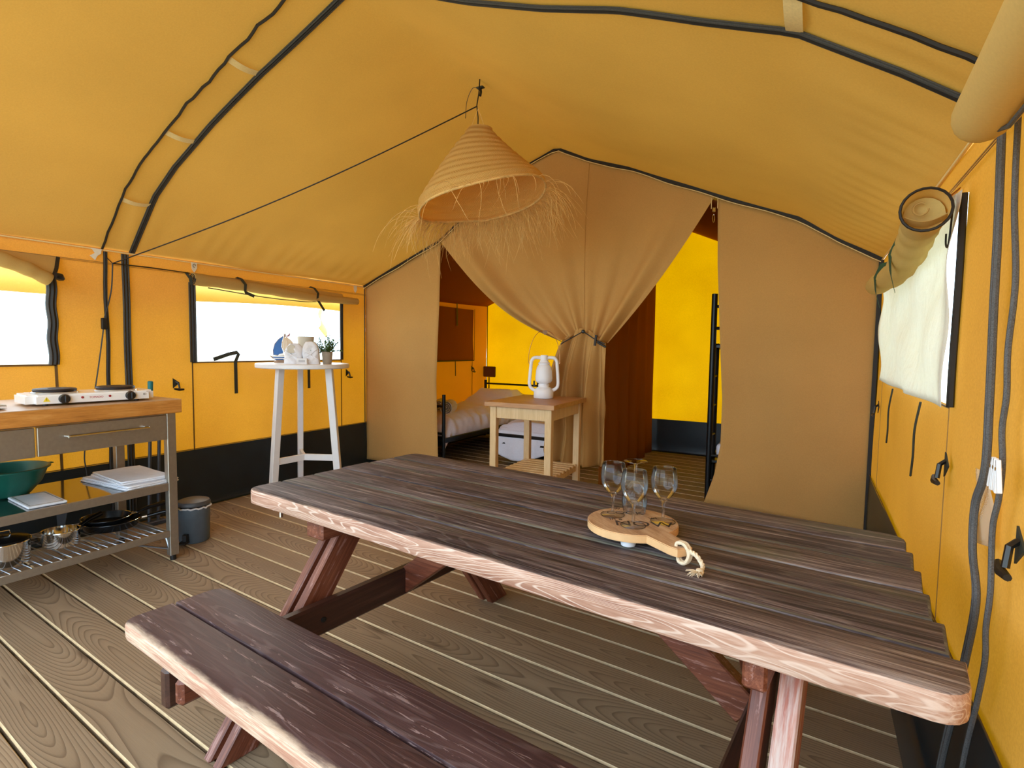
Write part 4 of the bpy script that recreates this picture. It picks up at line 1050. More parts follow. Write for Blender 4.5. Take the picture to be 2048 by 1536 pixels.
wine_glass('wine glass standing upside down behind the other three', (-0.448, 1.592, GZ), flip=True)

# ================================================================ straw pendant lamp
lt = thing('pendant_lamp', 'braided straw cone pendant lamp with a long frayed fringe', 'lamp', (-1.885, 2.965, 2.635))
rgt = Vector((math.cos(YAW), math.sin(YAW), 0)); toc = Vector((math.sin(YAW), -math.cos(YAW), 0))
def lampP(u, v, rs_=1.0):
    """u around, v down 0..1"""
    pr = interp([(0, 0.075), (0.05, 0.085), (0.5, 0.255), (0.86, 0.385), (0.95, 0.395), (1.0, 0.392)], v)
    pr += 0.0045*math.cos((v+u/11)*11*2*math.pi)
    a = 2*math.pi*u; ca, sa = math.cos(a), math.sin(a)
    z = -0.02-0.45*v
    p = rgt*(ca*pr*rs_)+toc*(sa*pr*rs_)*0.98
    p.z = z+0.25*ca*pr*v+0.055*sa*v*pr+0.19*max(0,-sa)*max(0,-ca)*v*pr-0.03*max(0,-sa)*v*pr+0.01*math.sin(3*a)*v
    p += rgt*(0.01+0.02*v)
    return p
nu, nv = 96, 112
vs = [lampP(i/nu, j/nv) for j in range(nv+1) for i in range(nu)]
fs = [[j*nu+i, j*nu+(i+1) % nu, (j+1)*nu+(i+1) % nu, (j+1)*nu+i] for j in range(nv) for i in range(nu)]
mb = MB().add(vs, fs); me = mb.mesh('shade', 'straw', True)
uvl = me.uv_layers.new(name='UVMap')
for poly in me.polygons:
    idx = [me.loops[l].vertex_index for l in poly.loop_indices]
    for l, vi in zip(poly.loop_indices, idx):
        uu_ = (vi % nu)/nu; vv_ = (vi//nu)/nv
        if (vi % nu) == 0 and any((k % nu) == nu-1 for k in idx): uu_ = 1.0
        uvl.data[l].uv = (uu_, vv_+uu_/11.0)
link('shade', me, lt)
MB().tube([lampP(k/64, 1.0)+Vector((0, 0, 0.002)) for k in range(64)], 0.0075, 7, closed=True).obj('rim_braid', 'fibre', lt, smooth=True)
mb = MB()
for k in range(820):
    u = rnd.random(); p = lampP(u, 1.0); a = 2*math.pi*u
    if math.sin(a) > 0.05 and rnd.random() < 0.93: continue
    outw = (rgt*math.cos(a)+toc*math.sin(a)).normalized()
    L = rnd.uniform(0.13, 0.33)*(1.35 if rnd.random() < 0.25 else 1)
    dr_ = (outw*rnd.uniform(0.35, 1.0)+Vector((rnd.uniform(-.35, .35), rnd.uniform(-.35, .35), rnd.uniform(-0.6, 0.25)))).normalized()
    pts = [p]; q = p.copy(); d = dr_.copy(); curl = Vector((rnd.uniform(-.22, .22), rnd.uniform(-.22, .22), -0.33))
    for s_ in range(7):
        q = q+d*(L/7); pts.append(q.copy()); d = (d+curl*1.0+Vector((rnd.uniform(-.12, .12),)*3)*0.5).normalized()
    mb.tube(pts, [0.0015, 0.0015, 0.0014, 0.0013, 0.0012, 0.0011, 0.0009, 0.0006], 3, cap=False)
mb.obj('fringe', 'fibre', lt, smooth=True, kind='stuff')
# hanger
MB().tube([(0, 0, 0.0), (0.0, 0.0, 0.05), (-0.01, 0, 0.12), (0.005, 0.0, 0.2), (0.01, 0.0, 0.275)], 0.004, 6).obj('suspension_cord', 'black', lt, smooth=True)
for dx in (-0.05, 0.05):
    MB().tube([Vector((0, 0, 0.10)), rgt*dx+Vector((0, 0, -0.03))], 0.0018, 5).obj('hanger_string', 'fibre', lt)
MB().tube(curve_pts([(0.005, 0, 0.22), (-0.03, -0.02, 0.22), (-0.07, -0.02, 0.15), (-0.08, -0.02, 0.05)], 6), 0.002, 5).obj('loose_cord_end', 'black', lt, smooth=True)
MB().lathe([(0.0, -0.012), (0.03, -0.010), (0.034, 0.0), (0.0, 0.003)], 16, at=(0, 0, -0.02)).obj('top_disc', 'black', lt)
MB().lathe([(0.0, -0.075), (0.018, -0.072), (0.020, -0.01), (0.0, 0.0)], 16, at=(0.01, 0, -0.03)).obj('lamp_socket', 'black', lt, smooth=True)
# roof hook
hk = thing('roof_hook', 'small dark strap hook sewn to the ridge above the straw lamp', 'hook', (-1.905, 3.02, 2.86))
MB().box(0.05, 0.03, 0.008, (0, 0, 0.028), bev=0.002).obj('patch', 'strap', hk)
MB().tube([(0.0, 0, 0.025), (0.005, 0, -0.0), (0.012, -0.02, -0.03)], 0.008, 6).obj('strap_loop', 'black', hk, smooth=True)
# supply cable
cb = thing('power_cable', 'black power cable from the straw lamp to the left wall and down behind the hotplate', 'cable', (-1.9, 2.98, 2.76))
def lc(pts): return [Vector(p)-Vector(cb.location) for p in pts]
eaveP = (XL+0.05, 1.965, 1.785)
mb = MB(); A_, B_ = Vector((-1.90, 2.98, 2.76)), Vector(eaveP)
mb.tube(lc([A_.lerp(B_, t)-Vector((0, 0, 0.05*math.sin(math.pi*t))) for t in [i/16 for i in range(17)]]), 0.0042, 6)
mb.tube(lc([B_, (XL+0.04, 2.2, 1.79), (XL+0.03, 2.49, 1.787)]), 0.004, 6)
mb.tube(lc(curve_pts([B_, (XL+0.05, 1.95, 1.60), (XL+0.05, 1.905, 1.42), (XL+0.05, 1.90, 1.37), (XL+0.05, 1.86, 1.1), (XL+0.05, 1.81, 0.8), (XL+0.06, 1.76, 0.55), (XL+0.07, 1.765, 0.40), (XL+0.09, 1.78, 0.06)], 5)), 0.004, 6)
mb.obj('cable_run', 'black', cb, smooth=True)
MB().box(0.022, 0.034, 0.075, Vector((XL+0.05, 1.902, 1.385))-Vector(cb.location), bev=0.006, seg=2).obj('cord_switch', 'black', cb)
MB().tube(lc([(XL+0.015, 1.93, 1.84), (XL+0.04, 1.945, 1.81), eaveP]), 0.003, 5).obj('guy_loop', 'piping', cb, smooth=True)

# ================================================================ kitchen unit
ku = thing('kitchen_unit', 'stainless steel kitchen trolley with a thick wooden worktop', 'kitchen unit', (-3.53, 1.25, 0))
KX0, KX1, KY0, KY1 = -0.33, 0.33, -0.72, 0.62
mb = MB().box(KY1-KY0+0.0, KX1-KX0, 0.078, bev=0.004)
mt = mb; o = MB()
b = bmesh.new(); bmesh.ops.create_cube(b, size=1); bmesh.ops.scale(b, vec=(KX1-KX0, KY1-KY0, 0.078), verts=b.verts)
bmesh.ops.bevel(b, geom=b.edges[:], offset=0.003, segments=1, affect='EDGES'); b.normal_update(); b.verts.index_update()
mb = MB(); mb.v = [v.co.copy() for v in b.verts]
for f in b.faces: mb.f.append([v.index for v in f.verts]); mb.mi.append(1 if f.normal.z > 0.6 else 0)
b.free()
mb.obj('worktop', ['worktop', 'worktop_top'], ku).location = (0, (KY0+KY1)/2, 0.904)
for lx in (0.29, -0.27):
    for ly in (0.57, -0.67):
        MB().box(0.04, 0.05, 0.835, (lx, ly, 0.4475), bev=0.003).obj('leg', 'steel_matte', ku)
        MB().lathe([(0.016, 0), (0.016, 0.03)], 12, at=(lx, ly, 0)).obj('leg_foot', 'black', ku)
for y0, y1 in ((-0.63, -0.065), (-0.055, 0.54)):
    dwr = MB().box(0.022, y1-y0, 0.14, (0.302, (y0+y1)/2, 0.785), bev=0.002).obj('drawer', 'steel_matte', ku)
    if y1 > 0:
        MB().tube(curve_pts([(0.313, y0+0.11, 0.80), (0.345, y0+0.118, 0.80), (0.348, y0+0.14, 0.80), (0.348, y1-0.14, 0.80), (0.345, y1-0.118, 0.80), (0.313, y1-0.11, 0.80)], 4), 0.0065, 8).obj('handle', 'chrome', dwr, smooth=True)
MB().box(0.56, 1.18, 0.012, (0.0, -0.05, 0.86), bev=0.001).obj('top_frame', 'steel_matte', ku)
MB().box(0.55, 0.015, 0.14, (0.01, 0.575, 0.785), bev=0.001).obj('side_apron', 'steel_matte', ku)
sh = MB().box(0.57, 1.19, 0.012, (0.015, -0.05, 0.452), bev=0.001).obj('middle_shelf', 'shelf_steel', ku)
MB().box(0.014, 1.19, 0.045, (0.303, -0.05, 0.438), bev=0.002).obj('front_lip', 'steel_matte', sh)
lr = MB().box(0.014, 1.19, 0.038, (0.303, -0.05, 0.163), bev=0.002)
lr.box(0.014, 1.19, 0.038, (-0.275, -0.05, 0.163), bev=0.002); lr.box(0.56, 0.014, 0.038, (0.015, 0.54, 0.163), bev=0.002); lr.box(0.56, 0.014, 0.038, (0.015, -0.64, 0.163), bev=0.002)
lr = lr.obj('lower_rack', 'steel_matte', ku)
wm = MB().tube([(-0.285, 0, 0), (0.285, 0, 0)], 0.0032, 6).mesh('wire', 'wire', True)
for k in range(29):
    y = 0.515-k*0.0405
    link('wire', wm, lr, loc=(0.014, y, 0.181))
for xx in (0.22, 0.0, -0.2):
    MB().tube([(xx, -0.64, 0.175), (xx, 0.54, 0.175)], 0.0032, 6).obj('wire', 'wire', lr, smooth=True)
MB().tube([(0.29, 0.55, 0.07), (-0.27, 0.30, 0.10)], 0.005, 6).obj('brace_rod', 'wire', ku)
MB().tube([(0.29, 0.55, 0.07), (0.26, 0.54, 0.16)], 0.005, 6).obj('brace_rod', 'wire', ku)

# hotplate
hp_ = thing('hotplate', 'white double electric hotplate with two black plates on the worktop', 'hotplate', (-3.43, 1.50, 0.943), R(90-8))
b = bmesh.new(); bmesh.ops.create_cube(b, size=1); bmesh.ops.scale(b, vec=(0.56, 0.27, 0.045), verts=b.verts)
bmesh.ops.bevel(b, geom=[e for e in b.edges if abs(e.verts[0].co.z-e.verts[1].co.z) > 0.01], offset=0.035, segments=4, affect='EDGES')
bmesh.ops.bevel(b, geom=[e for e in b.edges if e.verts[0].co.z > 0.02 and e.verts[1].co.z > 0.02], offset=0.008, segments=2, affect='EDGES')
MB().bm(b, 0, Matrix.Translation((0, 0, 0.034))).obj('housing', 'enamel', hp_, smooth=True, auto=40)
for x in (-0.135, 0.135):
    MB().lathe([(0.098, 0.0), (0.100, 0.006), (0.094, 0.009)], 32, at=(x, 0.015, 0.056)).obj('plate_ring', 'chrome', hp_, smooth=True)
    MB().lathe([(0.088, 0.0), (0.092, 0.010), (0.088, 0.016), (0.03, 0.017), (0.028, 0.015), (0.0, 0.015)], 32, at=(x, 0.015, 0.062)).obj('burner', 'iron', hp_, smooth=True, auto=30)
for x in (-0.135, 0.155):
    MB().lathe([(0.024, 0), (0.024, 0.010), (0.020, 0.020), (0.0, 0.021)], 20, T=Matrix.Translation((x, -0.135, 0.034)) @ Matrix.Rotation(R(90), 4, 'X')).obj('knob', 'black', hp_, smooth=True, auto=30)
    MB().box(0.006, 0.012, 0.034, (x, -0.158, 0.034), bev=0.002).obj('knob_grip', 'black', hp_)
for x in (-0.06, 0.06):
    MB().lathe([(0.006, 0), (0.006, 0.003), (0.0, 0.005)], 12, T=Matrix.Translation((x, -0.135, 0.036)) @ Matrix.Rotation(R(90), 4, 'X')).obj('indicator_lamp', 'red', hp_)
MB().prism([(-0.014, -0.011), (0.014, -0.011), (0, 0.013)], 0, 0.0008, T=Matrix.Translation((-0.205, -0.135, 0.034)) @ Matrix.Rotation(R(90), 4, 'X')).obj('warning_sticker', 'yellow', hp_)
text('warning_mark', '!', 0.018, 'black', hp_, Matrix.Translation((-0.205, -0.1362, 0.033)) @ Matrix.Rotation(R(90), 4, 'X'))
text('front_print', 'TOMADO', 0.014, 'inkred', hp_, Matrix.Translation((0.0, -0.1355, 0.034)) @ Matrix.Rotation(R(90), 4, 'X'))
text('front_print', 'ID', 0.016, 'black', hp_, Matrix.Translation((0.225, -0.1355, 0.036)) @ Matrix.Rotation(R(90), 4, 'X'))
for x in (-0.2, 0.2):
    for y in (-0.09, 0.09): MB().lathe([(0.012, 0), (0.012, 0.013)], 10, at=(x, y, 0)).obj('rubber_foot', 'black', hp_)

# worktop left edge: folded paper and dark grinder
np_ = thing('folded_paper', 'folded newspaper bundle tied with string at the left end of the worktop', 'newspaper', (-3.40, 1.03, 0.943), R(20))
for k in range(4):
    MB().sheet(lambda u, v, k=k: (lerp(-0.10, 0.10, u)+0.004*k, lerp(-0.09, 0.075-0.004*k, v)+0.01*math.sin(u*5), 0.004+0.0065*k+0.004*math.sin(v*3.1)+0.003*math.sin(u*7+k)), 10, 8, thick=0.002).obj('folded_sheet', 'paper', np_, smooth=True, auto=60)
MB().tube([(lerp(-0.1, 0.1, t), 0.03*math.sin(t*5), 0.034) for t in [i/10 for i in range(11)]], 0.0016, 5).obj('string', 'rope', np_)
gr = thing('pepper_grinder', 'small dark round-topped grinder at the far left of the worktop', 'grinder', (-3.47, 1.035, 0.943), 0)
MB().lathe([(0.022, 0), (0.024, 0.005), (0.018, 0.03), (0.020, 0.05), (0.013, 0.058), (0.02, 0.068), (0.024, 0.08), (0.018, 0.094), (0.0, 0.098)], 20).obj('grinder_body', 'black', gr, smooth=True)
MB().tube([(0.02, 0, 0.075), (0.035, -0.01, 0.08), (0.042, -0.01, 0.07)], 0.005, 8).obj('grinder_knob', 'black', gr, smooth=True)

# shelf goods
bw = thing('bowl', 'large dark green plastic bowl on the middle shelf', 'bowl', (-3.66, 1.22, 0.458))
prof = [(0.0, 0.0), (0.085, 0.0), (0.10, 0.012), (0.145, 0.07), (0.170, 0.135), (0.176, 0.142), (0.182, 0.140), (0.183, 0.146), (0.176, 0.150), (0.166, 0.146), (0.140, 0.075), (0.095, 0.018), (0.0, 0.008)]
MB().lathe(prof, 40, cap=False).obj('bowl_wall', 'teal', bw, smooth=True, auto=60)
MB().box(0.03, 0.02, 0.006, (0.02, 0.185, 0.146), bev=0.002).obj('pouring_lip', 'teal', bw)
cbd = thing('cutting_board', 'small white plastic cutting board lying on the middle shelf', 'cutting board', (-3.41, 1.255, 0.458), R(-5))
MB().box(0.30, 0.155, 0.012, (0, 0, 0.0065), bev=0.004, seg=2).obj('board', 'board_white', cbd)
MB().tube([(-0.135, -0.065, 0.0130), (0.135, -0.065, 0.0130), (0.135, 0.065, 0.0130), (-0.135, 0.065, 0.0130)], 0.0012, 4, closed=True).obj('juice_groove', 'steel', cbd)
def folded_towel(label, loc, rz, sx, sy, layers, th, cat='towel'):
    t = thing('folded_towel', label, cat, loc, rz, 'folded towels on the shelf')
    for k in range(layers):
        z = k*th+th/2
        b = bmesh.new(); bmesh.ops.create_cube(b, size=1); bmesh.ops.scale(b, vec=(sx-0.006*k, sy-0.008*(k % 2), th*0.98), verts=b.verts)
        bmesh.ops.bevel(b, geom=b.edges[:], offset=th*0.42, segments=3, affect='EDGES')
        bmesh.ops.subdivide_edges(b, edges=[e for e in b.edges if e.calc_length() > 0.1], cuts=8, use_grid_fill=True)
        for v in b.verts: v.co.z += 0.003*pnoise(Vector((v.co.x*12, v.co.y*12, k)))
        MB().bm(b, 0, Matrix.Translation((0.002*k, 0.003*(k % 2), z))).obj('fold', 'towel', t, smooth=True, auto=60)
    return t
folded_towel('lower folded white tea towel on the middle shelf', (-3.47, 1.715, 0.458), R(2), 0.47, 0.29, 2, 0.011)
folded_towel('upper folded white tea towel, slightly askew on the lower one', (-3.475, 1.722, 0.481), R(-6), 0.42, 0.26, 2, 0.010)

def pan(name, label, cat, loc, r, h, mat, inside, hang, hlen, hrise, group=None, r0=None, hmat='pan', hw=0.013):
    t = thing(name, label, cat, loc, hang, group)
    r0 = r0 or r*0.86
    MB().lathe([(0.0, 0.0), (r0, 0.0), (r0+(r-r0)*0.3, h*0.12), (r, h), (r+0.004, h+0.001), (r+0.003, h+0.004), (r-0.003, h+0.003), (r0+(r-r0)*0.25-0.003, h*0.14), (r0-0.006, 0.006), (0, 0.005)], 40, cap=False).obj('pan_body', [mat], t, smooth=True, auto=50)
    MB().tube([(r*cosv, r*sinv, h+0.003) for cosv, sinv in [(math.cos(a), math.sin(a)) for a in [i*2*math.pi/48 for i in range(48)]]], 0.0018, 5, closed=True).obj('rim', 'chrome', t, smooth=True)
    if hlen:
        MB().tube([(r-0.002, 0, h*0.75), (r+0.03, 0, h*0.85)], 0.008, 8).obj('handle_bracket', 'chrome', t, smooth=True)
        MB().tube([(r+0.03, 0, h*0.85), (r+hlen*0.5, 0, h*0.85+hrise*0.6), (r+hlen, 0, h*0.85+hrise)], [hw*0.8, hw, hw*1.1], 10).obj('handle', hmat, t, smooth=True)
    return t
RZ = 0.186
pan('frying_pan', 'large black frying pan, lower of the two stacked on the lower rack', 'frying pan', (-3.565, 1.655, RZ), 0.145, 0.042, 'pan', 'pan', R(62), 0.19, 0.02, 'stacked frying pans')
pan('frying_pan', 'smaller black frying pan stacked inside the larger one', 'frying pan', (-3.575, 1.635, RZ+0.022), 0.122, 0.040, 'pan', 'pan', R(78), 0.18, 0.03, 'stacked frying pans')
pan('saucepan', 'open stainless saucepan with black handle on the lower rack', 'saucepan', (-3.48, 1.375, RZ), 0.082, 0.075, 'chrome', 'steel', R(110), 0.16, 0.03, r0=0.080)
pot = pan('cooking_pot', 'stainless pot with a glass lid at the left of the lower rack', 'pot', (-3.42, 1.115, RZ), 0.105, 0.105, 'chrome', 'steel', R(75), 0.0, 0.0, r0=0.102)
MB().lathe([(0.104, 0.0), (0.100, 0.006), (0.05, 0.020), (0.0, 0.024)], 32, at=(0, 0, 0.111)).obj('lid', 'pan', pot, smooth=True)
MB().tube([(-0.03, 0, 0.132), (-0.026, 0, 0.155), (0.026, 0, 0.155), (0.03, 0, 0.132)], 0.004, 8).obj('lid_handle', 'chrome', pot, smooth=True)
for s_ in (1, -1):
    MB().tube(curve_pts([(s_*0.10, -0.035, 0.075), (s_*0.13, -0.03, 0.078), (s_*0.135, 0.0, 0.078), (s_*0.13, 0.03, 0.078), (s_*0.10, 0.035, 0.075)], 4), 0.005, 8).obj('side_handle', 'black', pot, smooth=True)
tw = thing('pan_handle_spare', 'grey detachable pan grip with a hanging hole leaning behind the saucepan', 'pan handle', (-3.66, 1.45, RZ), R(60))
tw.name = 'pan_grip'
MB().prism([(-0.012, -0.03), (0.012, -0.03), (0.022, 0.06), (0.024, 0.11), (0.012, 0.135), (-0.012, 0.135), (-0.024, 0.11), (-0.022, 0.06)], 0, 0.012, T=Matrix.Translation((0, 0, 0.035)) @ Matrix.Rotation(R(62), 4, 'X')).obj('grip_body', 'bin_lid', tw)
MB().lathe([(0.010, 0), (0.010, 0.001), (0.0, 0.001)], 14, T=Matrix.Translation((0, 0, 0.035)) @ Matrix.Rotation(R(62), 4, 'X') @ Matrix.Translation((0, 0.11, 0.0125))).obj('hanging_hole', 'black', tw)
# broom handles behind the unit
for i, (y, lab) in enumerate(((2.075, 'slim grey broom pole with teal tip behind the kitchen unit'), (2.135, 'second slim grey pole, nearer the bin, behind the kitchen unit'))):
    t = thing('broom', lab, 'broom', (-3.97, y, 0), 0, None, rot=(R(-1.5), R(1.0), 0))
    MB().tube([(0, 0, 0.03), (0, 0, 0.93 if i == 0 else 0.80)], 0.011, 10).obj('pole', 'pole_blue', t, smooth=True)
    if i == 0: MB().tube([(0, 0, 0.93), (0, 0, 1.0), (0, 0, 1.005)], [0.016, 0.017, 0.010], 10).obj('pole_tip', 'teal_tip', t, smooth=True)
    MB().box(0.05, 0.09, 0.03, (0, 0, 0.017), bev=0.006).obj('broom_head', 'pole_blue', t)
# pedal bin
bn = thing('pedal_bin', 'grey pedal bin with domed lid behind the kitchen unit leg', 'bin', (-3.45, 2.075, 0), R(-60))
MB().lathe([(0.080, 0.0), (0.088, 0.01), (0.094, 0.225), (0.0, 0.225)], 32).obj('bin_body', 'bin', bn, smooth=True, auto=40)
MB().lathe([(0.0965, 0.0), (0.098, 0.012), (0.09, 0.026), (0.06, 0.036), (0.0, 0.040)], 32, at=(0, 0, 0.236)).obj('lid', 'bin_lid', bn, smooth=True)
MB().tube([((0.096+0.003*math.sin(k*3.3))*math.cos(k*math.pi/20), (0.096+0.003*math.sin(k*3.3))*math.sin(k*math.pi/20), 0.224+0.004*math.sin(k*2.1)) for k in range(40)], 0.0055, 6, closed=True).obj('bag_edge', 'card', bn, smooth=True)
mb = MB().box(0.05, 0.055, 0.012, (0.125, 0, 0.022), bev=0.004); mb.box(0.05, 0.03, 0.05, (0.09, 0, 0.045), bev=0.004)
mb.obj('pedal', 'black', bn)

# ================================================================ white bar table and the things on it
bt = thing('bar_table', 'tall white round bar table on three splayed legs', 'table', (-3.693, 3.162, 0))
MB().lathe([(0.0, 1.075), (0.358, 1.075), (0.365, 1.081), (0.365, 1.106), (0.360, 1.111), (0.0, 1.111)], 64, cap=False).obj('tabletop', 'white_paint', bt, smooth=True, auto=30)
for a in (-94, 26, 146):
    A_ = Vector((0.215*math.cos(R(a)), 0.215*math.sin(R(a)), 1.075)); B_ = Vector((0.30*math.cos(R(a)), 0.30*math.sin(R(a)), 0.0))
    MB().bar(B_, A_, 0.044, 0.056, upv=(math.cos(R(a)), math.sin(R(a)), 0), bev=0.003).obj('leg', 'white_paint', bt)
    C_ = Vector((0.265*math.cos(R(a)), 0.265*math.sin(R(a)), 0.33))
    MB().bar((0, 0, 0.33), C_, 0.024, 0.052, upv=(0, 0, 1), bev=0.002).obj('stretcher', 'white_paint', bt)
TZ = 1.111
camdir = math.atan2(-1, 0)
facing = R(31.0)   # objects on the table face the room door
bo = thing('toy_sailboat', 'wooden toy sailboat with a blue sail and striped hull', 'sailboat', (-3.883, 3.146, TZ), facing)
def slab(poly, y, th, name, mat, parent):
    return MB().prism(poly, -th/2, th/2, T=Matrix.Translation((0, y, 0)) @ Matrix.Rotation(R(90), 4, 'X')).obj(name, mat, parent)
slab([(-0.085, 0.0), (0.05, 0.0), (0.05, 0.014), (-0.085, 0.014)], 0, 0.04, 'stand', 'boat_wood', bo)
hullo = [(-0.118, 0.050), (-0.095, 0.034), (-0.06, 0.020), (0.04, 0.016), (0.08, 0.03), (0.10, 0.058)]
slab([(-0.122, 0.054), (-0.095, 0.030), (-0.06, 0.014), (0.045, 0.012), (0.085, 0.026), (0.11, 0.062)], 0.0, 0.022, 'hull', 'boat_wood', bo)
for z0, z1, mt in ((0.046, 0.054, 'boat_white'), (0.038, 0.045, 'blue'), (0.031, 0.037, 'boat_white'), (0.023, 0.030, 'blue')):
    slab([(-0.10+0.9*(0.05-z0), z0), (0.088-(0.05-z0), z0), (0.092-(0.05-z1), z1), (-0.105+0.9*(0.05-z1), z1)], -0.0125, 0.003, 'hull_stripe', mt, bo)
sail = [(-0.015, 0.205), (-0.05, 0.180), (-0.078, 0.145), (-0.092, 0.10), (-0.09, 0.062), (-0.03, 0.058), (-0.018, 0.085), (-0.032, 0.12), (-0.028, 0.16)]
slab([(x*1.05-0.001, z*1.0+(0.004 if z > 0.1 else -0.004)) for x, z in sail], 0.0, 0.012, 'sail_frame', 'boat_wood', bo)
slab(sail, -0.0075, 0.003, 'sail', 'blue', bo)
slab([(-0.012, 0.205), (-0.026, 0.16), (-0.028, 0.12), (-0.012, 0.08), (0.004, 0.062), (0.022, 0.09), (0.024, 0.14), (0.008, 0.185)], 0.0, 0.014, 'middle_sail', 'boat_stripe', bo)
for x in (-0.014, -0.002, 0.010):
    slab([(x-0.002, 0.085), (x+0.002, 0.085), (x+0.001, 0.175), (x-0.001, 0.175)], -0.008, 0.002, 'sail_stripe', 'boat_white', bo)
slab([(0.0, 0.205), (0.04, 0.175), (0.072, 0.13), (0.088, 0.08), (0.085, 0.06), (0.02, 0.06), (0.026, 0.12), (0.014, 0.17)], 0.0, 0.012, 'jib', 'boat_stripe', bo)
slab([(-0.055, 0.054), (-0.045, 0.068), (-0.02, 0.072), (0.0, 0.058)], -0.006, 0.02, 'cabin', 'boat_white', bo)
slab([(-0.012, 0.2), (0.0, 0.2), (0.0, 0.225), (-0.01, 0.225)], 0.0, 0.012, 'mast', 'boat_wood', bo)
slab([(0.0, 0.208), (0.018, 0.213), (0.035, 0.232), (0.030, 0.207), (0.012, 0.2)], 0.0, 0.008, 'flag', 'flagred', bo)
va = thing('vase', 'pale conical vase behind the two rolled towels', 'vase', (-3.818, 3.298, TZ))
MB().lathe([(0.0, 0.0), (0.034, 0.0), (0.038, 0.03), (0.040, 0.09), (0.058, 0.12), (0.063, 0.206), (0.0605, 0.206), (0.055, 0.125), (0.036, 0.09), (0.0, 0.02)], 32, cap=False).obj('vase_body', 'vase', va, smooth=True)
def standing_towel(label, loc, rz, mirror=1):
    t = thing('rolled_towel', label, 'towel', loc, rz, 'folded towels standing on the bar table')
    def P(u, v):
        a = 2*math.pi*u; ca, sa = math.cos(a), math.sin(a)
        w_ = interp([(0, 0.066), (0.55, 0.065), (0.75, 0.054), (0.9, 0.036), (0.97, 0.02), (1.0, 0.002)], v); d_ = interp([(0, 0.042), (0.6, 0.036), (0.9, 0.02), (1, 0.002)], v)
        z = 0.152*interp([(0, 0), (0.6, 0.68), (0.9, 0.97), (1, 1.0)], v)
        x = w_*abs(ca)**0.75*(1 if ca > 0 else -1)+mirror*0.012*v; y = d_*abs(sa)**0.75*(1 if sa > 0 else -1)
        n = 0.004*pnoise(Vector((x*40, y*40, z*40)))
        # crossed folds on the front
        if sa < 0:
            y -= 0.008*max(0, math.sin((x*mirror*0.9+z)*62))*(1 if z < 0.12 else 0.3)
            y += 0.014*math.exp(-((x+0.005*mirror)/0.02)**2)*math.exp(-((z-0.092)/0.02)**2)
        return (x*(1+n*4), y*(1+n*4), z)
    MB().sheet(P, 56, 30).obj('towel_body', 'towel', t, smooth=True, auto=None)
    MB().tube([(mirror*-0.058, -0.036, 0.035), (0, -0.047, 0.060), (mirror*0.058, -0.034, 0.085)], 0.0035, 8).obj('towel_fold', 'towel', t, smooth=True)
    MB().tube([(mirror*0.058, -0.034, 0.035), (0.006, -0.046, 0.066), (mirror*-0.05, -0.034, 0.10)], 0.0035, 8).obj('towel_fold', 'towel', t, smooth=True)
    return t
t1 = standing_towel('white towel folded into a pocket holding a grey card, beside the sailboat', (-3.655, 3.032, TZ), facing, 1)
MB().prism([(-0.022, 0), (0.024, 0), (0.028, 0.05), (0.0, 0.066), (-0.028, 0.045)], 0, 0.003, T=Matrix.Translation((-0.004, -0.040, 0.080)) @ Matrix.Rotation(R(82), 4, 'X')).obj('grey_tag', 'vase', t1)
MB().lathe([(0.0, 0), (0.005, 0.002), (0, 0.004)], 8, at=(0.0, -0.03, 0.148)).obj('tag_stud', 'black', t1)
standing_towel('white towel folded upright between the card and the plant pot', (-3.533, 3.110, TZ), facing, -1).scale = (1.0, 0.97, 1.2)
cdh = thing('name_card', 'small framed card with grey print between the two white towels', 'card', (-3.533, 3.013, TZ), facing)
MB().box(0.074, 0.012, 0.044, (0, 0, 0.022), bev=0.002).obj('card_block', 'card', cdh)
for z in (0.030, 0.024, 0.018): MB().box(0.045, 0.001, 0.0022, (0, -0.0065, z)).obj('printed_line', 'ink', cdh)
# potted plant
pp_ = thing('potted_plant', 'small leafy green plant in a taupe pot on the bar table', 'plant', (-3.493, 3.233, TZ))
MB().lathe([(0.0, 0.0), (0.030, 0.0), (0.033, 0.004), (0.040, 0.088), (0.041, 0.092), (0.037, 0.092), (0.035, 0.08), (0.0, 0.078)], 28, cap=False).obj('pot', 'pot_grey', pp_, smooth=True, auto=40)
MB().lathe([(0.036, 0.0), (0.0, 0.006)], 20, at=(0, 0, 0.078)).obj('soil', 'rust', pp_)
stm = MB(); lf = MB(); R2 = random.Random(5)
for k in range(40):
    a = R2.uniform(0, 6.283); tilt = R2.uniform(0.1, 1.25); L = R2.uniform(0.06, 0.125)*(1.1 if tilt < 0.6 else 1)
    d = Vector((math.cos(a)*math.sin(tilt), math.sin(a)*math.sin(tilt), math.cos(tilt)))
    p = Vector((0.015*math.cos(a), 0.015*math.sin(a), 0.082)); pts = [p.copy()]
    for s_ in range(8):
        d = (d+Vector((R2.uniform(-.12, .12), R2.uniform(-.12, .12), -0.10*(tilt > 0.8)+R2.uniform(-0.05, 0.08)))).normalized(); p = p+d*(L/8); pts.append(p.copy())
    stm.tube(pts, 0.0011, 4)
    for q in pts[2:]:
        for s_ in (-1, 1, 0):
            sd = Vector((R2.uniform(-1, 1), R2.uniform(-1, 1), R2.uniform(-0.3, 0.9))).normalized()
            c = q+sd*0.0075; r_ = R2.uniform(0.0045, 0.008); e1 = sd; e2 = sd.cross(Vector((R2.uniform(-1, 1), R2.uniform(-1, 1), 0.4))).normalized()
            nrm = e1.cross(e2)*r_*0.3
            lf.add([c-e1*r_, c-e1*r_*0.3+e2*r_*0.75+nrm, c+e1*r_*0.8+e2*r_*0.3, c+e1*r_*0.8-e2*r_*0.3, c-e1*r_*0.3-e2*r_*0.75+nrm], [[0, 1, 2, 3, 4]])
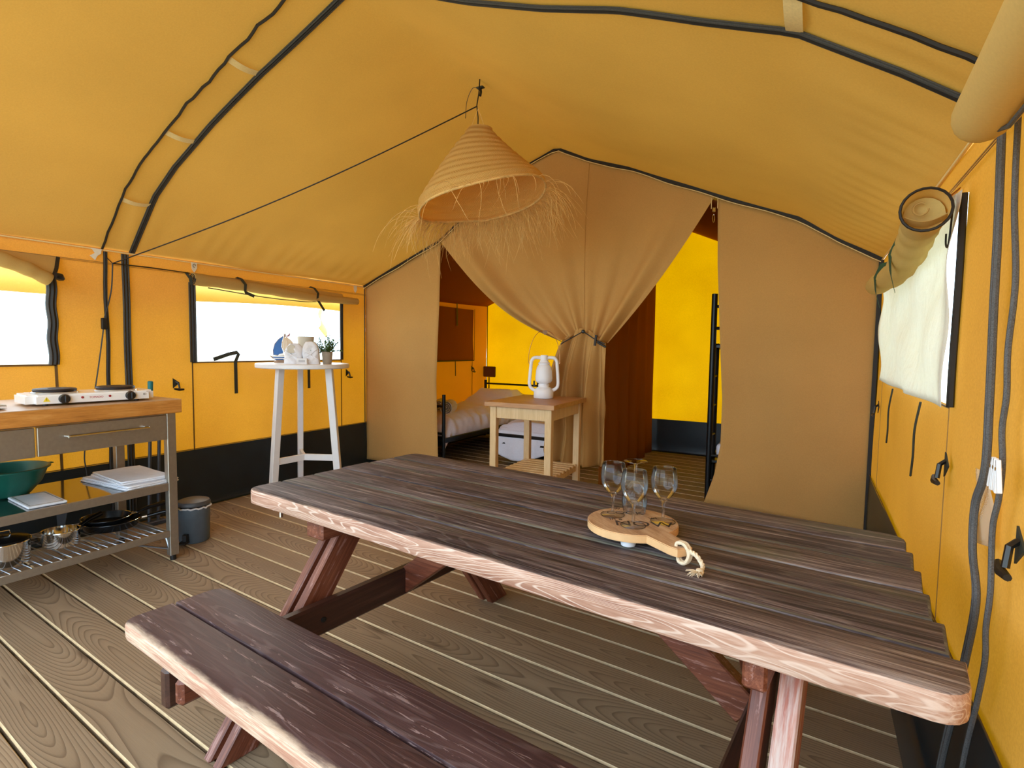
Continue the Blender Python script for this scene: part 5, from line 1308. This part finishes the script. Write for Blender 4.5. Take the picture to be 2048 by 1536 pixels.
stm.obj('stems', 'stem', pp_); lf.obj('foliage', 'leaf', pp_, kind='stuff')

for o_ in (bo, va, t1, cdh, pp_): o_.scale = (1.083, 1.083, 1.083)
# ================================================================ side table with lantern
CR = R(3)
st_ = thing('side_table', 'pale wood side table with slatted shelf and butcher-block top', 'table', (-1.845, 3.80, 0), CR)
sw, sd_ = 0.545, 0.72
# butcher block of glued strips
for k in range(9):
    y = -sd_/2+(k+0.5)*sd_/9
    o = MB().box(sw, sd_/9-0.0008, 0.033, bev=0.001).obj('top_strip', 'block', st_); o.location = (0, y, 0.8535)
for lx in (-1, 1):
    for ly in (-1, 1):
        MB().box(0.05, 0.05, 0.837, (lx*(sw/2-0.055), ly*(sd_/2-0.055), 0.4185), bev=0.003).obj('leg', 'oak', st_)
for ly in (-1, 1): MB().box(sw-0.16, 0.022, 0.085, (0, ly*(sd_/2-0.05), 0.793), bev=0.002).obj('apron', 'oak', st_)
for lx in (-1, 1): MB().box(0.022, sd_-0.16, 0.085, (lx*(sw/2-0.05), 0, 0.793), bev=0.002).obj('apron', 'oak', st_)
for lx in (-1, 1): MB().box(0.022, sd_-0.16, 0.04, (lx*(sw/2-0.06), 0, 0.30), bev=0.002).obj('shelf_rail', 'oak', st_)
for k in range(9):
    y = lerp(-sd_/2+0.075, sd_/2-0.075, k/8)
    o = MB().box(sw-0.09, 0.042, 0.018, bev=0.003).obj('shelf_slat', 'oak', st_); o.location = (0, y, 0.329)
ln = thing('lantern', 'white storm-lantern shaped lamp with a copper wire handle', 'lantern', (-1.86, 3.93, 0.871), R(28))
MB().lathe([(0.0, 0.0), (0.070, 0.0), (0.074, 0.004), (0.074, 0.044), (0.070, 0.058), (0.056, 0.072), (0.043, 0.078), (0.040, 0.083), (0.043, 0.090), (0.041, 0.096), (0.034, 0.100), (0.050, 0.108), (0.062, 0.122), (0.064, 0.140), (0.060, 0.190), (0.053, 0.216), (0.045, 0.230), (0.036, 0.234), (0.044, 0.240), (0.045, 0.246), (0.034, 0.252), (0.032, 0.262), (0.027, 0.266), (0.028, 0.292), (0.026, 0.300), (0.0, 0.301)], 40, cap=False).obj('lantern_body', 'white_plastic', ln, smooth=True, auto=50)
for s_ in (-1, 1):
    MB().tube(curve_pts([(s_*0.020, 0, 0.282), (s_*0.070, 0, 0.282), (s_*0.093, 0, 0.262), (s_*0.098, 0, 0.23), (s_*0.106, 0, 0.14), (s_*0.107, 0, 0.095), (s_*0.095, 0, 0.07), (s_*0.06, 0, 0.05)], 6), 0.0125, 12).obj('side_arm', 'white_plastic', ln, smooth=True)
MB().tube([(-0.100, 0, 0.244), (-0.118, 0, 0.242)]+curve_pts([(-0.118, 0, 0.245), (-0.112, -0.01, 0.33), (-0.085, -0.02, 0.41), (-0.045, -0.028, 0.458), (0.0, -0.03, 0.470), (0.045, -0.028, 0.458), (0.085, -0.02, 0.41), (0.112, -0.01, 0.33), (0.118, 0, 0.245)], 6)+[(0.100, 0, 0.242)], 0.0022, 6).obj('bail_handle', 'copper', ln, smooth=True)
MB().prism([(-0.016, 0.0), (0.016, 0.0), (0.018, -0.014), (0.0, -0.032), (-0.018, -0.014)], 0, 0.002, T=Matrix.Translation((0, -0.032, 0.470)) @ Matrix.Rotation(R(90), 4, 'X')).obj('leather_tag', 'boat_wood', ln)
MB().box(0.014, 0.003, 0.045, (-0.072, 0.01, 0.098), bev=0.001).obj('hang_label', 'black', ln)
MB().lathe([(0.004, 0), (0.004, 0.004)], 8, at=(-0.02, -0.068, 0)).obj('foot', 'white_plastic', ln)
ln.scale = (1.05, 1.05, 1.13)

# ================================================================ sleeping cabins
def rail(mb, a, b_, r=0.014): mb.tube([a, b_], r, 8)
def bed(label, x0, x1, y0, y1, zr, head, postf, gid):
    t = thing('bed', label, 'bed', ((x0+x1)/2, (y0+y1)/2, 0), 0, None)
    cx, cy = (x0+x1)/2, (y0+y1)/2
    for x in (x0, x1):
        for y, h in ((y0, postf), (y1, head)):
            MB().tube([(x-cx, y-cy, 0), (x-cx, y-cy, h)], 0.018, 10).obj('post', 'metal_black', t, smooth=True)
    for y, zs_ in ((y0, (zr+0.07, postf-0.12)), (y1, (zr+0.12, head-0.05))):
        for z in zs_:
            MB().tube([(x0-cx, y-cy, z), (x1-cx, y-cy, z)], 0.013, 8).obj('cross_rail', 'metal_black', t, smooth=True)
    for x in (x0, x1): MB().box(0.025, y1-y0, 0.05, (x-cx, 0, zr), bev=0.003).obj('side_rail', 'metal_black', t)
    MB().box(x1-x0-0.03, y1-y0-0.02, 0.02, (0, 0, zr-0.01)).obj('slat_base', 'metal_black', t)
    return t
def bedding(label, x0, x1, y0, y1, z0, z1, hump, over, seed):
    t = thing('duvet', label, 'duvet', ((x0+x1)/2, (y0+y1)/2, z0)); cx, cy = (x0+x1)/2, (y0+y1)/2
    w2, l2 = (x1-x0)/2, (y1-y0)/2
    def P(u, v):
        # cross-section across x with drooping sides
        s_ = lerp(-1, 1, u); y = lerp(-l2-0.01, l2, v)
        if abs(s_) < 0.72: x = s_/0.72*w2; z = z1-z0
        else:
            k = (abs(s_)-0.72)/0.28; x = (w2+0.035*math.sin(k*math.pi*0.9)+0.01)*(1 if s_ > 0 else -1); z = (z1-z0)-k*(z1-z0-over)
        e = 1-max(0, abs(s_)-0.45)/0.27 if abs(s_) < 0.72 else 0
        z += hump*math.exp(-((v-0.86)/0.16)**2)*max(0, e)+0.05*max(0, min(1, e))*1
        if v < 0.06: z -= 0.10*(1-v/0.06)*max(0, 1)
        z += 0.018*pnoise(Vector((x*5, y*4, seed)))
        x += 0.016*pnoise(Vector((y*14, z*6, seed+2)))*(1 if abs(s_) > 0.6 else 0.2)
        z += 0.010*math.sin(y*26+x*14+3*pnoise(Vector((x*3, y*3, 9))))*(0.25+0.75*min(1, abs(s_)*1.2))
        return (x, y, z)
    MB().sheet(P, 60, 90, thick=0.01).obj('duvet_cloth', 'linen', t, smooth=True, auto=None)
    # front end cloth
    def Q(u, v):
        x = lerp(-w2, w2, u); z = lerp(over-0.06*math.sin(u*5), z1-z0-0.06+0.03, v)
        return (x, -l2-0.02+0.02*pnoise(Vector((x*9, z*6, seed)))-0.02*math.sin(v*math.pi), z)
    MB().sheet(Q, 40, 16, thick=0.008).obj('duvet_end', 'linen', t, smooth=True, auto=None)
    return t
bed('black metal bed against the left wall of the sleeping cabin', -4.09, -3.255, 4.53, 6.70, 0.31, 0.80, 0.78, 1)
mt1 = thing('mattress', 'mattress under the crumpled white duvet by the cabin wall', 'mattress', (-3.67, 5.62, 0.335))
MB().box(0.76, 2.08, 0.14, (0, 0, 0.07), bev=0.03, seg=3).obj('mattress_body', 'linen', mt1, smooth=True)
bedding('crumpled white duvet with raised pillow end on the bed by the cabin wall', -4.06, -3.30, 4.58, 6.66, 0.335, 0.50, 0.16, -0.03, 1.0)
bed('low black metal bed behind the side table', -2.98, -2.15, 5.06, 6.70, 0.26, 0.55, 0.46, 2)
mt2 = thing('mattress', 'white mattress on the low bed behind the side table', 'mattress', (-2.565, 5.90, 0.285))
MB().box(0.76, 1.56, 0.12, (0, 0, 0.06), bev=0.03, seg=3).obj('mattress_body', 'linen', mt2, smooth=True)
bedding('smooth white duvet on the low bed behind the side table', -2.95, -2.18, 5.10, 6.66, 0.285, 0.42, 0.10, -0.16, 4.0)
for i, (x, y, lab) in enumerate(((-3.62, 4.96, 'rolled towel on the bed, farther from the black post'), (-3.46, 4.90, 'rolled towel on the bed, right beside the black post'))):
    t = thing('rolled_towel', lab, 'towel', (x, y, 0.548), R(20), 'rolled towels on the bed')
    sp = []
    for k in range(52):
        a = k*0.42; rr = 0.008+0.0013*k; sp.append((rr*math.cos(a), 0, 0.06+rr*math.sin(a)))
    mb = MB()
    for s_ in range(len(sp)-1): pass
    vs = [(x_, -0.11, z_) for x_, _, z_ in sp]+[(x_, 0.11, z_) for x_, _, z_ in sp]; n = len(sp)
    o_ = MB().sheet(lambda u, v: (sp[min(n-1, int(round(u*(n-1))))][0], lerp(-0.11, 0.11, v), sp[min(n-1, int(round(u*(n-1))))][2]), n-1, 4, thick=0.005)
    o_.obj('towel_roll', 'towel', t, smooth=True, auto=60)
# bunk bed in the right-hand cabin
bk = thing('bunk_bed', 'tall black metal bunk bed with ladder in the right sleeping cabin', 'bed', (-0.25, 5.8, 0))
for x, y in ((-0.49, -0.95), (0.55, -0.95), (-0.49, 0.92), (0.55, 0.92)):
    MB().tube([(x, y, 0), (x, y, 1.735)], 0.024, 10).obj('post', 'metal_black', bk, smooth=True)
MB().tube([(-0.475, -0.80, 0), (-0.475, -0.80, 1.30), (-0.46, -0.80, 1.32)], 0.016, 8).obj('ladder_rail', 'metal_black', bk, smooth=True)
MB().lathe([(0.0, 0), (0.03, 0.004), (0.03, 0.02), (0.0, 0.024)], 12, at=(-0.475, -0.80, 1.30)).obj('rail_cap', 'metal_black', bk)
for z in (0.17, 0.38, 1.45, 1.63):
    MB().tube([(-0.49, -0.95, z), (0.55, -0.95, z)], 0.013, 8).obj('cross_rail', 'metal_black', bk, smooth=True)
for z in (0.33, 1.30):
    for x in (-0.49, 0.55): MB().box(0.025, 1.87, 0.05, (x, -0.015, z), bev=0.003).obj('side_rail', 'metal_black', bk)
    MB().box(1.02, 1.85, 0.02, (0.03, -0.015, z)).obj('slat_base', 'metal_black', bk)
for z in (0.3, 0.55, 0.8, 1.05): MB().tube([(-0.49, -0.95, z), (-0.475, -0.80, z)], 0.011, 8).obj('ladder_rung', 'metal_black', bk, smooth=True)
for z, lab in ((0.345, 'white mattress on the lower bunk'), (1.315, 'white mattress on the upper bunk')):
    t = thing('mattress', lab, 'mattress', (-0.22, 5.79, z)); MB().box(0.95, 1.78, 0.13, (0, 0, 0.066), bev=0.035, seg=3).obj('mattress_body', 'linen', t, smooth=True)

# clothes pegs and plastic sheet on the hanging cord by the right wall
for i, (dy, rx, lab) in enumerate(((0.02, 10, 'white clothes peg on the grey cord, nearest the corner'), (0.0, -2, 'white clothes peg in the middle of the grey cord bunch'), (-0.02, -12, 'white clothes peg on the grey cord, nearest the camera'))):
    t = thing('clothes_peg', lab, 'clothes peg', (0.325, 1.40+dy, 1.035), 0, 'pegs on the cord', rot=(R(rx), 0, 0))
    for s_ in (-1, 1): MB().bar((0, 0, 0.03), (0, s_*0.010, -0.035), 0.008, 0.006, upv=(0, 1, 0), bev=0.001).obj('peg_arm', 'white_plastic', t)
    MB().tube([(-0.005, 0, 0.012), (0.005, 0, 0.012)], 0.004, 8).obj('spring', 'chrome', t)
pl_ = thing('plastic_sheet', 'crumpled clear plastic sheet hanging between the two grey cords', 'plastic sheet', (0.362, 1.6, 0.84))
MB().sheet(lambda u, v: (-0.006+0.006*math.sin(u*6+v*5), lerp(-0.085, 0.085, u)*(1-0.35*v)+0.01*math.sin(v*7), lerp(-0.02, 0.16, v)+0.03*(1-u)*(1-v)), 10, 12, thick=0.0008).obj('sheet_film', 'plastic', pl_, smooth=True, auto=None)
mb = MB()
for k in range(12): mb.lathe([(0.0, 0), (0.010, 0.001), (0.008, 0.004), (0.0, 0.005)], 10, T=Matrix.Translation((XR-0.045, YF+0.35*k+1.0, 0.012)))
mb.obj('rivets', 'chrome', wall_right)
